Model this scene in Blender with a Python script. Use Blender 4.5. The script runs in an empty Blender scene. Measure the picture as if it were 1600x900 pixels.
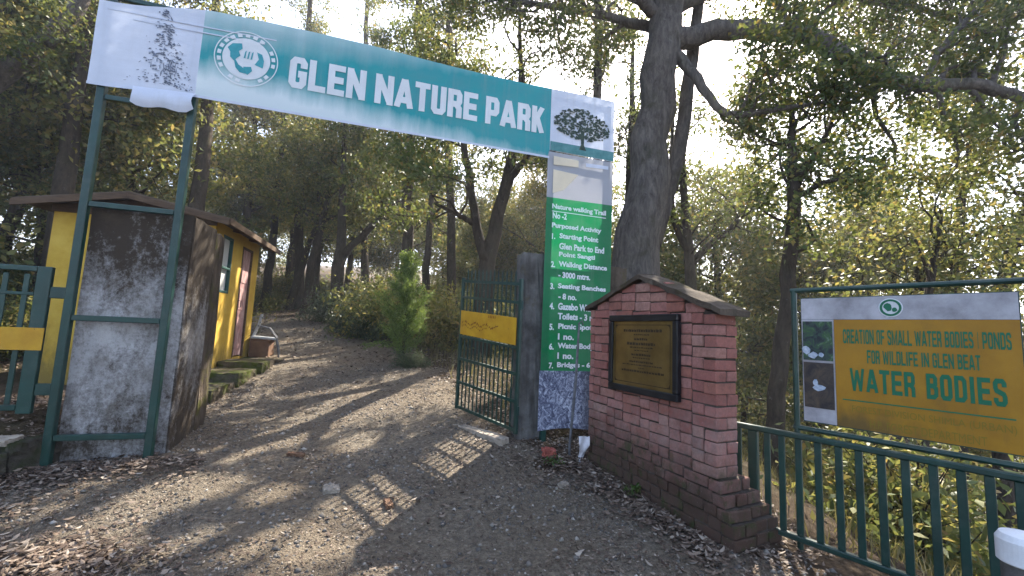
import bpy, math, random
import numpy as np
from mathutils import Vector, Matrix
random.seed(7); RNG = np.random.default_rng(7)
SC = bpy.context.scene; COL = SC.collection
# ------------------------------------------------------------------ camera
F, PITCH, ROLL, EYE = 667.0, 0.105, 0.043, 1.5          # focal length in pixels of a 1600 px wide frame
cp, sp = math.cos(PITCH), math.sin(PITCH)
FW = np.array([0, cp, sp]); U0 = np.array([0, -sp, cp]); R0 = np.array([1., 0, 0])
RT = math.cos(ROLL)*R0 + math.sin(ROLL)*U0; UP = -math.sin(ROLL)*R0 + math.cos(ROLL)*U0
CAMP = np.array([0, 0, EYE])
cam = bpy.data.cameras.new('camera'); cam.sensor_width = 36; cam.lens = F/1600*36
cam.clip_start = .05; cam.clip_end = 2000
camo = bpy.data.objects.new('camera', cam); COL.objects.link(camo)
camo.matrix_world = Matrix(((RT[0], UP[0], -FW[0], 0), (RT[1], UP[1], -FW[1], 0), (RT[2], UP[2], -FW[2], EYE), (0, 0, 0, 1)))
SC.camera = camo
# ------------------------------------------------------------------ light
SUN_AZ, SUN_EL = math.radians(24), math.radians(44)
world = bpy.data.worlds.new('World'); SC.world = world; world.use_nodes = True
wn = world.node_tree; bg = wn.nodes['Background']
sky = wn.nodes.new('ShaderNodeTexSky'); sky.sky_type = 'NISHITA'; sky.sun_disc = False
sky.sun_elevation = SUN_EL; sky.sun_rotation = SUN_AZ; sky.dust_density = 2.0; sky.air_density = .8; sky.ozone_density = .5
wn.links.new(sky.outputs[0], bg.inputs[0]); bg.inputs[1].default_value = 0.15
sl = bpy.data.lights.new('sun', 'SUN'); sl.energy = 5.0; sl.angle = math.radians(.53); sl.color = (1, .93, .8)
so = bpy.data.objects.new('sun', sl); COL.objects.link(so); so.location = (6, 14, 20)
sdir = Vector((math.sin(SUN_AZ)*math.cos(SUN_EL), math.cos(SUN_AZ)*math.cos(SUN_EL), math.sin(SUN_EL)))
so.rotation_euler = sdir.to_track_quat('Z', 'Y').to_euler()
vs = SC.view_settings; vs.view_transform = 'Standard'; vs.look = 'None'; vs.gamma = 1; vs.use_curve_mapping = False
vs.exposure = 2.1
HAZE = .0023
SC.render.engine = 'CYCLES'
cy = SC.cycles; cy.use_denoising = True; cy.max_bounces = 7; cy.diffuse_bounces = 4; cy.transmission_bounces = 5
cy.glossy_bounces = 2; cy.transparent_max_bounces = 6; cy.sample_clamp_indirect = 6; cy.use_adaptive_sampling = True; cy.volume_bounces = 0
cy.adaptive_threshold = .015; cy.caustics_reflective = False; cy.caustics_refractive = False
# ------------------------------------------------------------------ helpers
def ray(px, py): return FW + RT*(px-800)/F - UP*(py-450)/F
def at(px, py, Y):
    d = ray(px, py); return CAMP + d*(Y/d[1])
def smooth(a, b, v):
    t = np.clip((v-a)/(b-a), 0, 1); return t*t*(3-2*t)
def tag(o, label=None, cat=None, group=None, kind=None):
    if label: o['label'] = label
    if cat: o['category'] = cat
    if group: o['group'] = group
    if kind: o['kind'] = kind
    return o
def empty(name, loc, rz=0, label=None, cat=None, group=None):
    o = bpy.data.objects.new(name, None); COL.objects.link(o); o.location = loc; o.rotation_euler = (0, 0, rz)
    o.empty_display_size = .2
    return tag(o, label, cat, group)
def link(name, me, parent=None):
    o = bpy.data.objects.new(name, me); COL.objects.link(o)
    if parent: o.parent = parent
    return o
class MB:
    def __init__(s): s.v = []; s.f = []; s.m = []
    def add(s, vs_, fs, mi=0):
        b = len(s.v); s.v += [tuple(map(float, p)) for p in vs_]
        s.f += [tuple(i+b for i in f) for f in fs]; s.m += [mi]*len(fs); return s
    def box(s, c, d, rot=None, mi=0, jit=0):
        hx, hy, hz = d[0]/2, d[1]/2, d[2]/2
        P = [Vector((x, y, z)) for x in (-hx, hx) for y in (-hy, hy) for z in (-hz, hz)]
        if jit: P = [p+Vector([random.uniform(-jit, jit) for _ in range(3)]) for p in P]
        if rot is not None: P = [rot @ p for p in P]
        P = [p+Vector(c) for p in P]
        return s.add(P, [(0, 1, 3, 2), (4, 6, 7, 5), (0, 4, 5, 1), (2, 3, 7, 6), (0, 2, 6, 4), (1, 5, 7, 3)], mi)
    def bbox(s, c, d, bev=.006, rot=None, mi=0):
        """box with chamfered edges"""
        h = [d[0]/2, d[1]/2, d[2]/2]; b = min(bev, *[q*.45 for q in h]); P = []; idx = {}
        for sx in (-1, 1):
            for sy in (-1, 1):
                for sz in (-1, 1):
                    for a in range(3):
                        q = [sx*(h[0]-b), sy*(h[1]-b), sz*(h[2]-b)]; q[a] = (sx, sy, sz)[a]*h[a]
                        idx[(sx, sy, sz, a)] = len(P); P.append(Vector(q))
        Fs = []
        for a in range(3):
            o1, o2 = [(1, 2), (2, 0), (0, 1)][a]
            for sg in (-1, 1):
                cyc = [(-1, -1), (1, -1), (1, 1), (-1, 1)]; fc = []
                for (p, q) in cyc:
                    k = [0, 0, 0]; k[a] = sg; k[o1] = p; k[o2] = q; fc.append(idx[(*k, a)])
                Fs.append(tuple(fc if sg > 0 else fc[::-1]))
            for p in (-1, 1):
                for q in (-1, 1):
                    k0 = [0, 0, 0]; k1 = [0, 0, 0]; k0[a] = -1; k1[a] = 1
                    for k in (k0, k1): k[o1] = p; k[o2] = q
                    fc = [idx[(*k0, o1)], idx[(*k1, o1)], idx[(*k1, o2)], idx[(*k0, o2)]]
                    Fs.append(tuple(fc if p*q > 0 else fc[::-1]))
        for sx in (-1, 1):
            for sy in (-1, 1):
                for sz in (-1, 1):
                    fc = [idx[(sx, sy, sz, a)] for a in range(3)]
                    Fs.append(tuple(fc if sx*sy*sz > 0 else fc[::-1]))
        if rot is not None: P = [rot @ p for p in P]
        P = [p+Vector(c) for p in P]
        return s.add(P, Fs, mi)
    def tube(s, pts, rad, seg=8, cap=True, wob=0, mi=0):
        pts = [Vector(p) for p in pts]; n = len(pts)
        if not hasattr(rad, '__len__'): rad = [rad]*n
        t0 = (pts[1]-pts[0]).normalized(); a = t0.orthogonal().normalized(); V_ = []; ph = random.random()*9
        for i, p in enumerate(pts):
            t = (pts[min(i+1, n-1)]-pts[max(i-1, 0)]).normalized()
            a = (a - t*a.dot(t)); a = a.normalized() if a.length > 1e-6 else t.orthogonal().normalized(); b = t.cross(a)
            for k in range(seg):
                th = 2*math.pi*k/seg
                r = rad[i]*(1+wob*(math.sin(3*th+ph+i*.7)*.5+math.sin(5*th-ph+i*1.3)*.35+random.uniform(-.4, .4)))
                V_.append(p+(a*math.cos(th)+b*math.sin(th))*r)
        Fs = [(i*seg+k, i*seg+(k+1) % seg, (i+1)*seg+(k+1) % seg, (i+1)*seg+k) for i in range(n-1) for k in range(seg)]
        if cap: Fs += [tuple(range(seg))[::-1], tuple((n-1)*seg+k for k in range(seg))]
        return s.add(V_, Fs, mi)
    def poly(s, pts, mi=0): return s.add(pts, [tuple(range(len(pts)))], mi)
    def prism(s, pts, off, mi=0):
        """extrude a planar outline by vector off"""
        n = len(pts); A = [Vector(p) for p in pts]; B = [p+Vector(off) for p in A]
        return s.add(A+B, [tuple(range(n)), tuple(range(n, 2*n))[::-1]]+[(i, i+n, (i+1) % n+n, (i+1) % n) for i in range(n)], mi)
    def mesh(s, name, mats):
        me = bpy.data.meshes.new(name); me.from_pydata(s.v, [], s.f)
        for m in (mats if isinstance(mats, (list, tuple)) else [mats]): me.materials.append(m)
        if any(s.m): me.polygons.foreach_set('material_index', s.m)
        return me
    def build(s, name, mats, parent=None, fix=True, shade=False):
        me = s.mesh(name, mats)
        if fix:
            import bmesh
            bm = bmesh.new(); bm.from_mesh(me); bmesh.ops.recalc_face_normals(bm, faces=bm.faces); bm.to_mesh(me); bm.free()
        if shade: me.polygons.foreach_set('use_smooth', [True]*len(me.polygons))
        return link(name, me, parent)
def np_mesh(name, V_, Fq, mats, mi=None, smoothf=False):
    """V_ (n,3), Fq (m,k) index array"""
    me = bpy.data.meshes.new(name); k = Fq.shape[1]
    me.vertices.add(len(V_)); me.vertices.foreach_set('co', V_.astype(np.float32).ravel())
    me.loops.add(Fq.size); me.loops.foreach_set('vertex_index', Fq.astype(np.int32).ravel())
    me.polygons.add(len(Fq)); me.polygons.foreach_set('loop_start', np.arange(0, Fq.size, k, dtype=np.int32))
    for m in (mats if isinstance(mats, (list, tuple)) else [mats]): me.materials.append(m)
    if mi is not None: me.polygons.foreach_set('material_index', mi.astype(np.int32))
    if smoothf: me.polygons.foreach_set('use_smooth', np.ones(len(Fq), dtype=bool))
    me.update(calc_edges=True); return me
# ------------------------------------------------------------------ materials
class NT:
    def __init__(s, name):
        s.mat = bpy.data.materials.new(name); s.mat.use_nodes = True; s.t = s.mat.node_tree
        s.p = s.t.nodes['Principled BSDF']; s.out = s.t.nodes['Material Output']
    def n(s, typ, **kw):
        nd = s.t.nodes.new('ShaderNode'+typ)
        for k, v in kw.items(): setattr(nd, k, v)
        return nd
    def l(s, a, b): s.t.links.new(a, b)
    def coord(s, scale=(1, 1, 1), kind='Object'):
        tc = s.n('TexCoord'); mp = s.n('Mapping'); s.l(tc.outputs[kind], mp.inputs[0]); mp.inputs['Scale'].default_value = scale
        return mp.outputs[0]
    def geo(s, scale=(1, 1, 1)):
        tc = s.n('NewGeometry'); mp = s.n('Mapping'); s.l(tc.outputs['Position'], mp.inputs[0]); mp.inputs['Scale'].default_value = scale
        return mp.outputs[0]
    def noise(s, v, scale, detail=4, rough=.6, dist=0):
        nd = s.n('TexNoise'); s.l(v, nd.inputs['Vector']); nd.inputs['Scale'].default_value = scale
        nd.inputs['Detail'].default_value = detail; nd.inputs['Roughness'].default_value = rough; nd.inputs['Distortion'].default_value = dist
        return nd.outputs[0]
    def ramp(s, fac, stops, interp='LINEAR'):
        r = s.n('ValToRGB'); s.l(fac, r.inputs[0]); cr = r.color_ramp; cr.interpolation = interp
        while len(cr.elements) < len(stops): cr.elements.new(.5)
        for e, (p, c) in zip(cr.elements, stops):
            e.position = p; e.color = (*c, 1) if len(c) == 3 else c
        return r.outputs[0]
    def g(s, fac, a, b):       # grey ramp from 0 at a to 1 at b
        m = s.n('MapRange'); s.l(fac, m.inputs[0]); m.inputs[1].default_value = a; m.inputs[2].default_value = b; return m.outputs[0]
    def math(s, op, a, b=None):
        m = s.n('Math', operation=op)
        for i, q in enumerate((a, b)):
            if q is None: continue
            if hasattr(q, 'is_linked'): s.l(q, m.inputs[i])
            else: m.inputs[i].default_value = q
        m.use_clamp = op in ('MULTIPLY', 'ADD') and False
        return m.outputs[0]
    def mix(s, fac, a, b, mode='MIX'):
        m = s.n('MixRGB', blend_type=mode)
        for i, q in enumerate((fac, a, b)):
            if hasattr(q, 'is_linked'): s.l(q, m.inputs[i])
            elif i == 0: m.inputs[0].default_value = q
            else: m.inputs[i].default_value = (*q, 1)
        m.use_clamp = True
        return m.outputs[0]
    def sep(s, v):
        x = s.n('SeparateXYZ'); s.l(v, x.inputs[0]); return x.outputs
    def bump(s, h, strength=.4, dist=.02):
        b = s.n('Bump'); s.l(h, b.inputs['Height']); b.inputs['Strength'].default_value = strength; b.inputs['Distance'].default_value = dist
        s.l(b.outputs[0], s.p.inputs['Normal'])
    def done(s, col=None, rough=.8, metal=0, spec=.3):
        if col is not None:
            if hasattr(col, 'is_linked'): s.l(col, s.p.inputs['Base Color'])
            else: s.p.inputs['Base Color'].default_value = (*col, 1)
        if hasattr(rough, 'is_linked'): s.l(rough, s.p.inputs['Roughness'])
        else: s.p.inputs['Roughness'].default_value = rough
        s.p.inputs['Metallic'].default_value = metal; s.p.inputs['Specular IOR Level'].default_value = spec
        return s.mat
    def translucent(s, col, w):
        tr = s.n('BsdfTranslucent'); mx = s.n('MixShader'); mx.inputs[0].default_value = w
        if hasattr(col, 'is_linked'): s.l(col, tr.inputs[0])
        else: tr.inputs[0].default_value = (*col, 1)
        s.l(s.p.outputs[0], mx.inputs[1]); s.l(tr.outputs[0], mx.inputs[2]); s.l(mx.outputs[0], s.out.inputs[0])
def simple(name, stops, scale=6, rough=.8, bump=.3, bscale=40, bdist=.005, spec=.3, metal=0, stretch=(1, 1, 1), geo=False):
    m = NT(name); v = m.geo(stretch) if geo else m.coord(stretch)
    c = m.ramp(m.noise(v, scale, 6, .65), stops)
    if bump: m.bump(m.noise(v, bscale, 5, .7), bump, bdist)
    return m.done(c, rough, metal, spec)
MAT = {}
def m_green():
    m = NT('green_enamel'); v = m.geo()
    c = m.ramp(m.noise(v, 5, 5), [(.3, (.002, .023, .017)), (.7, (.004, .042, .032))])
    chip = m.g(m.noise(v, 38, 6, .75), .66, .7); c = m.mix(chip, c, (.07, .035, .02))
    dust = m.g(m.noise(v, 9, 5, .7), .5, .8); c = m.mix(m.math('MULTIPLY', dust, .22), c, (.12, .13, .11))
    m.bump(m.noise(v, 60, 4), .15, .004); return m.done(c, .42, 0, .5)
MAT['green'] = m_green()
def m_yellow_plate():
    m = NT('yellow_paint_plate'); v = m.geo()
    c = m.ramp(m.noise(v, 7, 6), [(.3, (.40, .20, .005)), (.7, (.52, .29, .012))])
    c = m.mix(m.g(m.noise(v, 30, 6, .75), .63, .7), c, (.10, .05, .02)); return m.done(c, .5, 0, .4)
MAT['plate'] = m_yellow_plate()
def vinyl(name, col, glare=None, tr=.16):
    m = NT(name); v = m.coord(); n1 = m.noise(v, 5, 5, .6)
    c = m.mix(m.g(n1, .35, .8), col, tuple(min(1, q*.8+.05) for q in col))
    streak = m.g(m.noise(m.coord((14, 14, .8)), 1, 5, .7), .55, .8)
    c = m.mix(m.math('MULTIPLY', streak, .25), c, (.30, .30, .28))
    if glare: c = glare(m, c)
    m.bump(m.noise(m.coord((2, 2, 6)), 1.2, 3), .25, .02)
    m.done(c, .45, 0, .35); m.translucent(c, tr); return m.mat
def teal_glare(m, c):
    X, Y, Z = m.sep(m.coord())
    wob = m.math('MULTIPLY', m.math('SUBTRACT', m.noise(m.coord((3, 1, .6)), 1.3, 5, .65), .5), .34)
    lim = m.math('MULTIPLY_ADD', X, -.105); lim.node.inputs[2].default_value = 3.58      # pale sky glare painted into the teal, higher at the left end
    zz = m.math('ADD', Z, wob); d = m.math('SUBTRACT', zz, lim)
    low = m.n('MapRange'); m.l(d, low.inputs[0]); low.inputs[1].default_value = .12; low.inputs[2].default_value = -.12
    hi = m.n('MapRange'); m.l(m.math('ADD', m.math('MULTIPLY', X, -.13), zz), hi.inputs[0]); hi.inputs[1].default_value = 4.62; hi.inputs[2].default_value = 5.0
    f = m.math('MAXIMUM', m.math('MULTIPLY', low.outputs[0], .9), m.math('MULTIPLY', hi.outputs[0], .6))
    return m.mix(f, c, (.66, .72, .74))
MAT['vinyl_white'] = vinyl('white_vinyl', (.60, .64, .74))
MAT['vinyl_teal'] = vinyl('teal_vinyl', (.004, .27, .30), teal_glare)
MAT['vinyl_green'] = vinyl('green_vinyl', (.003, .20, .065), None, .38)
MAT['vinyl_grey'] = vinyl('grey_vinyl', (.36, .365, .40), None, .22)
MAT['vinyl_lit'] = vinyl('sunlit_vinyl', (.82, .72, .54), None, .3)  # patch colour with sunlight through the vinyl painted in
MAT['print_white'] = vinyl('white_print', (.76, .78, .80), None, .2)
MAT['print_dark'] = simple('dark_print', [(.3, (.06, .075, .11)), (.7, (.20, .23, .30))], 18, .6, 0)
MAT['print_oak'] = simple('oak_print', [(.35, (.010, .022, .018)), (.75, (.05, .08, .05))], 25, .6, 0)
MAT['print_ground'] = simple('meadow_print', [(.3, (.03, .14, .15)), (.7, (.10, .25, .25))], 10, .6, 0)
MAT['print_teal'] = simple('teal_print', [(.3, (.01, .20, .24)), (.7, (.06, .32, .36))], 9, .5, 0)
def m_rockprint():
    m = NT('rock_photo_print'); v = m.coord((1, 1, .8)); n1 = m.noise(v, 17, 8, .8, 1.5)
    c = m.ramp(n1, [(.36, (.015, .02, .045)), (.48, (.09, .10, .16)), (.56, (.30, .32, .40)), (.68, (.62, .65, .72))])
    X, Y, Z = m.sep(m.coord()); dk = m.n('MapRange'); m.l(X, dk.inputs[0]); dk.inputs[1].default_value = .42; dk.inputs[2].default_value = .6
    c = m.mix(m.math('MULTIPLY', dk.outputs[0], .85), c, (.02, .018, .025)); m.done(c, .5); return m.mat
MAT['print_rock'] = m_rockprint()
def m_pond(name, stops, s):
    m = NT(name); m.done(m.ramp(m.noise(m.coord(), s, 6, .7, .8), stops), .5); return m.mat
MAT['pond_a'] = m_pond('pond_photo_print', [(.42, (.012, .018, .022)), (.5, (.03, .05, .045)), (.6, (.04, .10, .03)), (.75, (.25, .27, .30))], 14)
MAT['pond_b'] = m_pond('puddle_photo_print', [(.35, (.02, .018, .02)), (.55, (.06, .045, .035)), (.7, (.10, .07, .04))], 11)
MAT['pond_white'] = simple('foam_print', [(.4, (.25, .32, .42)), (.7, (.55, .6, .66))], 40, .5, 0)
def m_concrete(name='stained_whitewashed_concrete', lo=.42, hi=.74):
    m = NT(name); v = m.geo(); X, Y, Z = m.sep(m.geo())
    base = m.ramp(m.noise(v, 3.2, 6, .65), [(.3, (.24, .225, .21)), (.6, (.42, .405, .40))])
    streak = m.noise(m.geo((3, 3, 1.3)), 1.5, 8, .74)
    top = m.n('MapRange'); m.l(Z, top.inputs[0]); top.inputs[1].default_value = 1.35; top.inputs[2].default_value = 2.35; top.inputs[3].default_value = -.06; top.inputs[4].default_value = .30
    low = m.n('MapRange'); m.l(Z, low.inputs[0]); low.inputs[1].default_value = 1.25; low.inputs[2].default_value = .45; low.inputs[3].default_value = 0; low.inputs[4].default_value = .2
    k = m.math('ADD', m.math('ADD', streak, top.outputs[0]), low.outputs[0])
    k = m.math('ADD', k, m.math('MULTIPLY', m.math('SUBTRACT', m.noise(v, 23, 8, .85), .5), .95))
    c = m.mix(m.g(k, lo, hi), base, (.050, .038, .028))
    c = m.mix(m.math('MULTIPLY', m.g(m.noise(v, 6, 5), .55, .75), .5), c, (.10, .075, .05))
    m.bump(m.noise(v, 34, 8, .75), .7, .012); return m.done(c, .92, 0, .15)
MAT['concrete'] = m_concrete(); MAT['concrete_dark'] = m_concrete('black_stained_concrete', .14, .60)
def m_mossy(name, a, b, moss, lim=(.5, .62), scale=4):
    m = NT(name); v = m.geo()
    c = m.ramp(m.noise(v, scale, 7, .7), [(.3, a), (.7, b)])
    c = m.mix(m.g(m.noise(v, scale*.7, 6, .7), *lim), c, moss)
    c = m.mix(m.math('MULTIPLY', m.g(m.noise(m.geo((6, 6, .8)), 2, 6), .5, .7), .6), c, (.03, .024, .018))
    m.bump(m.noise(v, 28, 7, .75), .8, .02); return m.done(c, .95, 0, .1)
MAT['dark_concrete'] = m_mossy('mossy_dark_concrete', (.045, .034, .026), (.13, .10, .075), (.075, .072, .02))
MAT['post_concrete'] = m_mossy('weathered_post_concrete', (.06, .055, .05), (.19, .18, .17), (.09, .07, .035), (.58, .7))
MAT['moss'] = m_mossy('moss_covered_stone', (.04, .034, .026), (.12, .095, .07), (.06, .072, .014), (.46, .6), 5)
MAT['kerb'] = m_mossy('damp_mossy_kerb', (.035, .03, .024), (.085, .075, .06), (.035, .045, .014), (.45, .6), 5)
def m_hut():
    m = NT('yellow_plaster'); v = m.geo(); X, Y, Z = m.sep(m.geo())
    c = m.ramp(m.noise(v, 3, 6, .65), [(.3, (.46, .275, .03)), (.7, (.60, .40, .075))])
    low = m.n('MapRange'); m.l(Z, low.inputs[0]); low.inputs[1].default_value = 1.5; low.inputs[2].default_value = .7
    k = m.math('MULTIPLY_ADD', low.outputs[0], .35); k.node.inputs[2].default_value = 0
    k = m.math('ADD', k, m.noise(m.geo((2, 2, .8)), 4, 7, .75)); c = m.mix(m.math('MULTIPLY', m.g(k, .6, .9), .8), c, (.20, .14, .04))
    m.bump(m.noise(v, 45, 6), .4, .006); return m.done(c, .85, 0, .2)
MAT['hut'] = m_hut()
MAT['door'] = simple('faded_maroon_door_paint', [(.3, (.24, .11, .11)), (.5, (.36, .20, .19)), (.7, (.52, .38, .35))], 7, .6, .3, stretch=(3, 3, .7))
MAT['wood'] = simple('dark_roof_timber', [(.3, (.055, .032, .02)), (.7, (.13, .08, .045))], 5, .8, .4, 30, stretch=(1, 1, 5))
MAT['tin'] = simple('brown_roof_sheet', [(.3, (.06, .04, .028)), (.6, (.12, .085, .06)), (.8, (.17, .13, .09))], 3, .75, .3, 30)
MAT['glass'] = NT('curtained_window_glass').done((.62, .60, .60), .12, 0, .6)
MAT['darkframe'] = simple('dark_window_frame', [(.3, (.012, .05, .045)), (.7, (.03, .085, .075))], 6, .5, .1)
def m_brick():
    m = NT('red_brick'); v = m.geo(); oi = m.n('ObjectInfo'); X, Y, Z = m.sep(m.geo())
    base = m.ramp(oi.outputs['Random'], [(0, (.30, .105, .083)), (.3, (.40, .155, .127)), (.55, (.45, .215, .18)), (.75, (.36, .13, .092)), (1, (.48, .27, .22))])
    c = m.mix(m.math('MULTIPLY', m.g(m.noise(v, 26, 8, .8), .38, .7), .75), base, (.17, .085, .07)); c = m.mix(m.math('MULTIPLY', m.g(m.noise(v, 3.1, 6, .7), .5, .72), .55), c, (.10, .06, .05))
    # limewash-grey bloom on the middle courses, mud splash and algae low down
    mid = m.n('MapRange'); m.l(Z, mid.inputs[0]); mid.inputs[1].default_value = 1.15; mid.inputs[2].default_value = .75
    dust = m.math('MULTIPLY', mid.outputs[0], m.g(m.noise(v, 7, 5, .7), .35, .65)); c = m.mix(m.math('MULTIPLY', dust, .5), c, (.34, .27, .245))
    slope = m.math('MULTIPLY_ADD', Y, -.11); slope.node.inputs[2].default_value = .42
    zz = m.math('ADD', Z, slope)
    zz = m.math('ADD', zz, m.math('MULTIPLY', m.math('SUBTRACT', m.noise(v, 5, 6, .7), .5), .55))
    mud = m.n('MapRange'); m.l(zz, mud.inputs[0]); mud.inputs[1].default_value = .80; mud.inputs[2].default_value = .36
    c = m.mix(m.math('MULTIPLY', mud.outputs[0], .9), c, (.055, .036, .024))
    c = m.mix(m.math('MULTIPLY', mud.outputs[0], m.g(m.noise(v, 11, 5), .52, .66)), c, (.05, .055, .02))
    c = m.mix(m.math('MULTIPLY', m.g(m.noise(v, 60, 4, .8), .64, .72), .6), c, (.5, .44, .4))
    m.bump(m.noise(v, 55, 9, .85), .9, .012); return m.done(c, .9, 0, .2)
MAT['brick'] = m_brick()
MAT['mortar'] = m_mossy('dark_mortar', (.04, .03, .026), (.12, .10, .085), (.045, .038, .024))
MAT['slab'] = m_mossy('weathered_cement_coping', (.045, .034, .026), (.13, .10, .075), (.075, .058, .03), (.52, .64), 6)
MAT['black'] = simple('black_frame', [(.3, (.006, .006, .008)), (.7, (.016, .016, .018))], 9, .4, .1)
MAT['brass'] = simple('tarnished_brass', [(.3, (.13, .09, .03)), (.6, (.23, .165, .06)), (.8, (.16, .115, .055))], 4, .36, .05, metal=.75, spec=.5)
MAT['engrave'] = NT('engraved_dark').done((.035, .022, .01), .7)
def m_signyellow():
    m = NT('weathered_yellow_sheet'); v = m.coord(); X, Y, Z = m.sep(m.coord())
    c = m.ramp(m.noise(v, 4, 6, .65), [(.3, (.27, .125, .002)), (.7, (.37, .185, .006))])
    low = m.n('MapRange'); m.l(Z, low.inputs[0]); low.inputs[1].default_value = 1.16; low.inputs[2].default_value = .98
    lx = m.n('MapRange'); m.l(X, lx.inputs[0]); lx.inputs[1].default_value = 1.0; lx.inputs[2].default_value = .25
    k = m.math('ADD', m.math('MULTIPLY', m.math('MULTIPLY', low.outputs[0], lx.outputs[0]), .5), m.noise(m.coord((1.5, 1, .6)), 5, 7, .7))
    c = m.mix(m.math('MULTIPLY', m.g(k, .56, .95), .8), c, (.09, .06, .018)); m.done(c, .5, 0, .35); return m.mat
MAT['sign_yellow'] = m_signyellow()
MAT['sign_grey'] = simple('dirty_grey_sheet', [(.3, (.19, .18, .19)), (.5, (.33, .32, .34)), (.7, (.47, .46, .49))], 5, .5, 0)
MAT['sign_letter'] = NT('green_sign_letters').done((.006, .125, .06), .5)
MAT['sign_letter_faded'] = NT('faded_sign_letters').done((.20, .14, .012), .6)
MAT['red_letter'] = NT('faded_red_letters').done((.14, .035, .008), .6)
MAT['white_paint'] = simple('chipped_white_paint', [(.3, (.55, .56, .58)), (.62, (.74, .75, .77)), (.72, (.3, .28, .25))], 8, .5, .3)
MAT['grey_metal'] = simple('dull_grey_metal', [(.3, (.06, .06, .065)), (.7, (.16, .16, .17))], 12, .5, .2, metal=.4)
MAT['plastic'] = simple('crumpled_pale_plastic', [(.3, (.42, .40, .42)), (.7, (.66, .63, .64))], 12, .45, .3)
MAT['box_brown'] = simple('rusty_brown_box', [(.3, (.10, .05, .03)), (.7, (.20, .11, .06))], 6, .8, .3)
MAT['grey_wood'] = simple('bleached_grey_wood', [(.3, (.24, .25, .26)), (.7, (.46, .47, .48))], 10, .7, .3)
def m_bark(name, a, b, moss=(.05, .05, .025)):
    m = NT(name); v = m.geo((1, 1, .28)); n1 = m.noise(v, 14, 8, .72, .6)
    c = m.ramp(n1, [(.3, a), (.7, b)]); c = m.mix(m.math('MULTIPLY', m.g(m.noise(m.geo(), 2.3, 6, .7), .52, .7), .6), c, moss)
    c = m.mix(m.math('MULTIPLY', m.g(m.noise(m.geo(), 9, 5, .7), .62, .7), .45), c, (.22, .21, .19))
    m.bump(m.noise(v, 22, 8, .75), .9, .05); return m.done(c, .95, 0, .1)
MAT['bark'] = m_bark('oak_bark', (.050, .042, .037), (.20, .172, .15))
MAT['bark2'] = m_bark('brown_bark', (.024, .018, .013), (.09, .068, .05))
def m_leaf(name, stops, tr=.46):
    m = NT(name); gi = m.n('NewGeometry'); oi = m.n('ObjectInfo')
    c = m.ramp(gi.outputs['Random Per Island'], stops)
    big = m.noise(m.geo(), .55, 3, .6); c = m.mix(m.math('MULTIPLY', m.g(big, .5, .75), .5), c, (.105, .10, .035), 'MIX')
    c2 = m.mix(.35, c, (.24, .22, .05))
    m.done(c, .5, 0, .35); m.translucent(c2, tr); return m.mat
MAT['leaf_oak'] = m_leaf('oak_leaves', [(0, (0.045, 0.075, 0.021)), (0.45, (0.0825, 0.1275, 0.033)), (0.75, (0.1275, 0.165, 0.042)), (0.92, (0.225, 0.195, 0.045)), (1, (0.255, 0.15, 0.0525))])
MAT['leaf_hill'] = m_leaf('hillside_leaves', [(0, (0.0672, 0.0942, 0.0274)), (0.4, (0.1203, 0.1547, 0.0426)), (0.7, (0.2035, 0.2102, 0.0579)), (0.9, (0.3538, 0.2859, 0.0761)), (1, (0.3892, 0.2523, 0.0914))])
MAT['leaf_yellow'] = m_leaf('yellowing_leaves', [(0, (0.092, 0.115, 0.0253)), (0.5, (0.184, 0.184, 0.0403)), (0.8, (0.3105, 0.2415, 0.0575)), (1, (0.391, 0.2875, 0.1035))])
MAT['leaf_fir'] = m_leaf('conifer_needles', [(0, (.07, .14, .03)), (.5, (.14, .24, .05)), (1, (.24, .33, .08))], .48)
MAT['leaf_dark'] = m_leaf('dark_shrub_leaves', [(0, (0.0272, 0.051, 0.0306)), (0.6, (0.0595, 0.0935, 0.051)), (1, (0.102, 0.136, 0.0595))], .3)
MAT['grass'] = m_leaf('weed_blades', [(0, (.03, .07, .015)), (1, (.09, .14, .03))], .3)
MAT['straw'] = m_leaf('dry_grass', [(0, (.10, .085, .035)), (.5, (.18, .15, .06)), (1, (.27, .22, .11))], .3)
def m_litter():
    m = NT('fallen_leaves'); gi = m.n('NewGeometry')
    c = m.ramp(gi.outputs['Random Per Island'], [(0, (.05, .034, .025)), (.35, (.105, .072, .053)), (.6, (.165, .118, .088)), (.85, (.25, .195, .15)), (1, (.38, .32, .26))])
    m.done(c, .75, 0, .2); m.translucent(c, .12); return m.mat
MAT['litter'] = m_litter()
def m_pebble():
    m = NT('gravel_stones'); gi = m.n('NewGeometry')
    c = m.ramp(gi.outputs['Random Per Island'], [(0, (.07, .064, .058)), (.6, (.15, .13, .11)), (.93, (.25, .22, .18)), (1, (.38, .34, .29))]); return m.done(c, .85)
MAT['pebble'] = m_pebble()
MAT['stone'] = simple('pale_stone', [(.3, (.20, .165, .13)), (.7, (.40, .34, .27))], 14, .85, .5, 40)
MAT['redbrick_piece'] = simple('broken_red_brick', [(.3, (.26, .07, .05)), (.7, (.40, .12, .09))], 14, .9, .5, 40)
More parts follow.
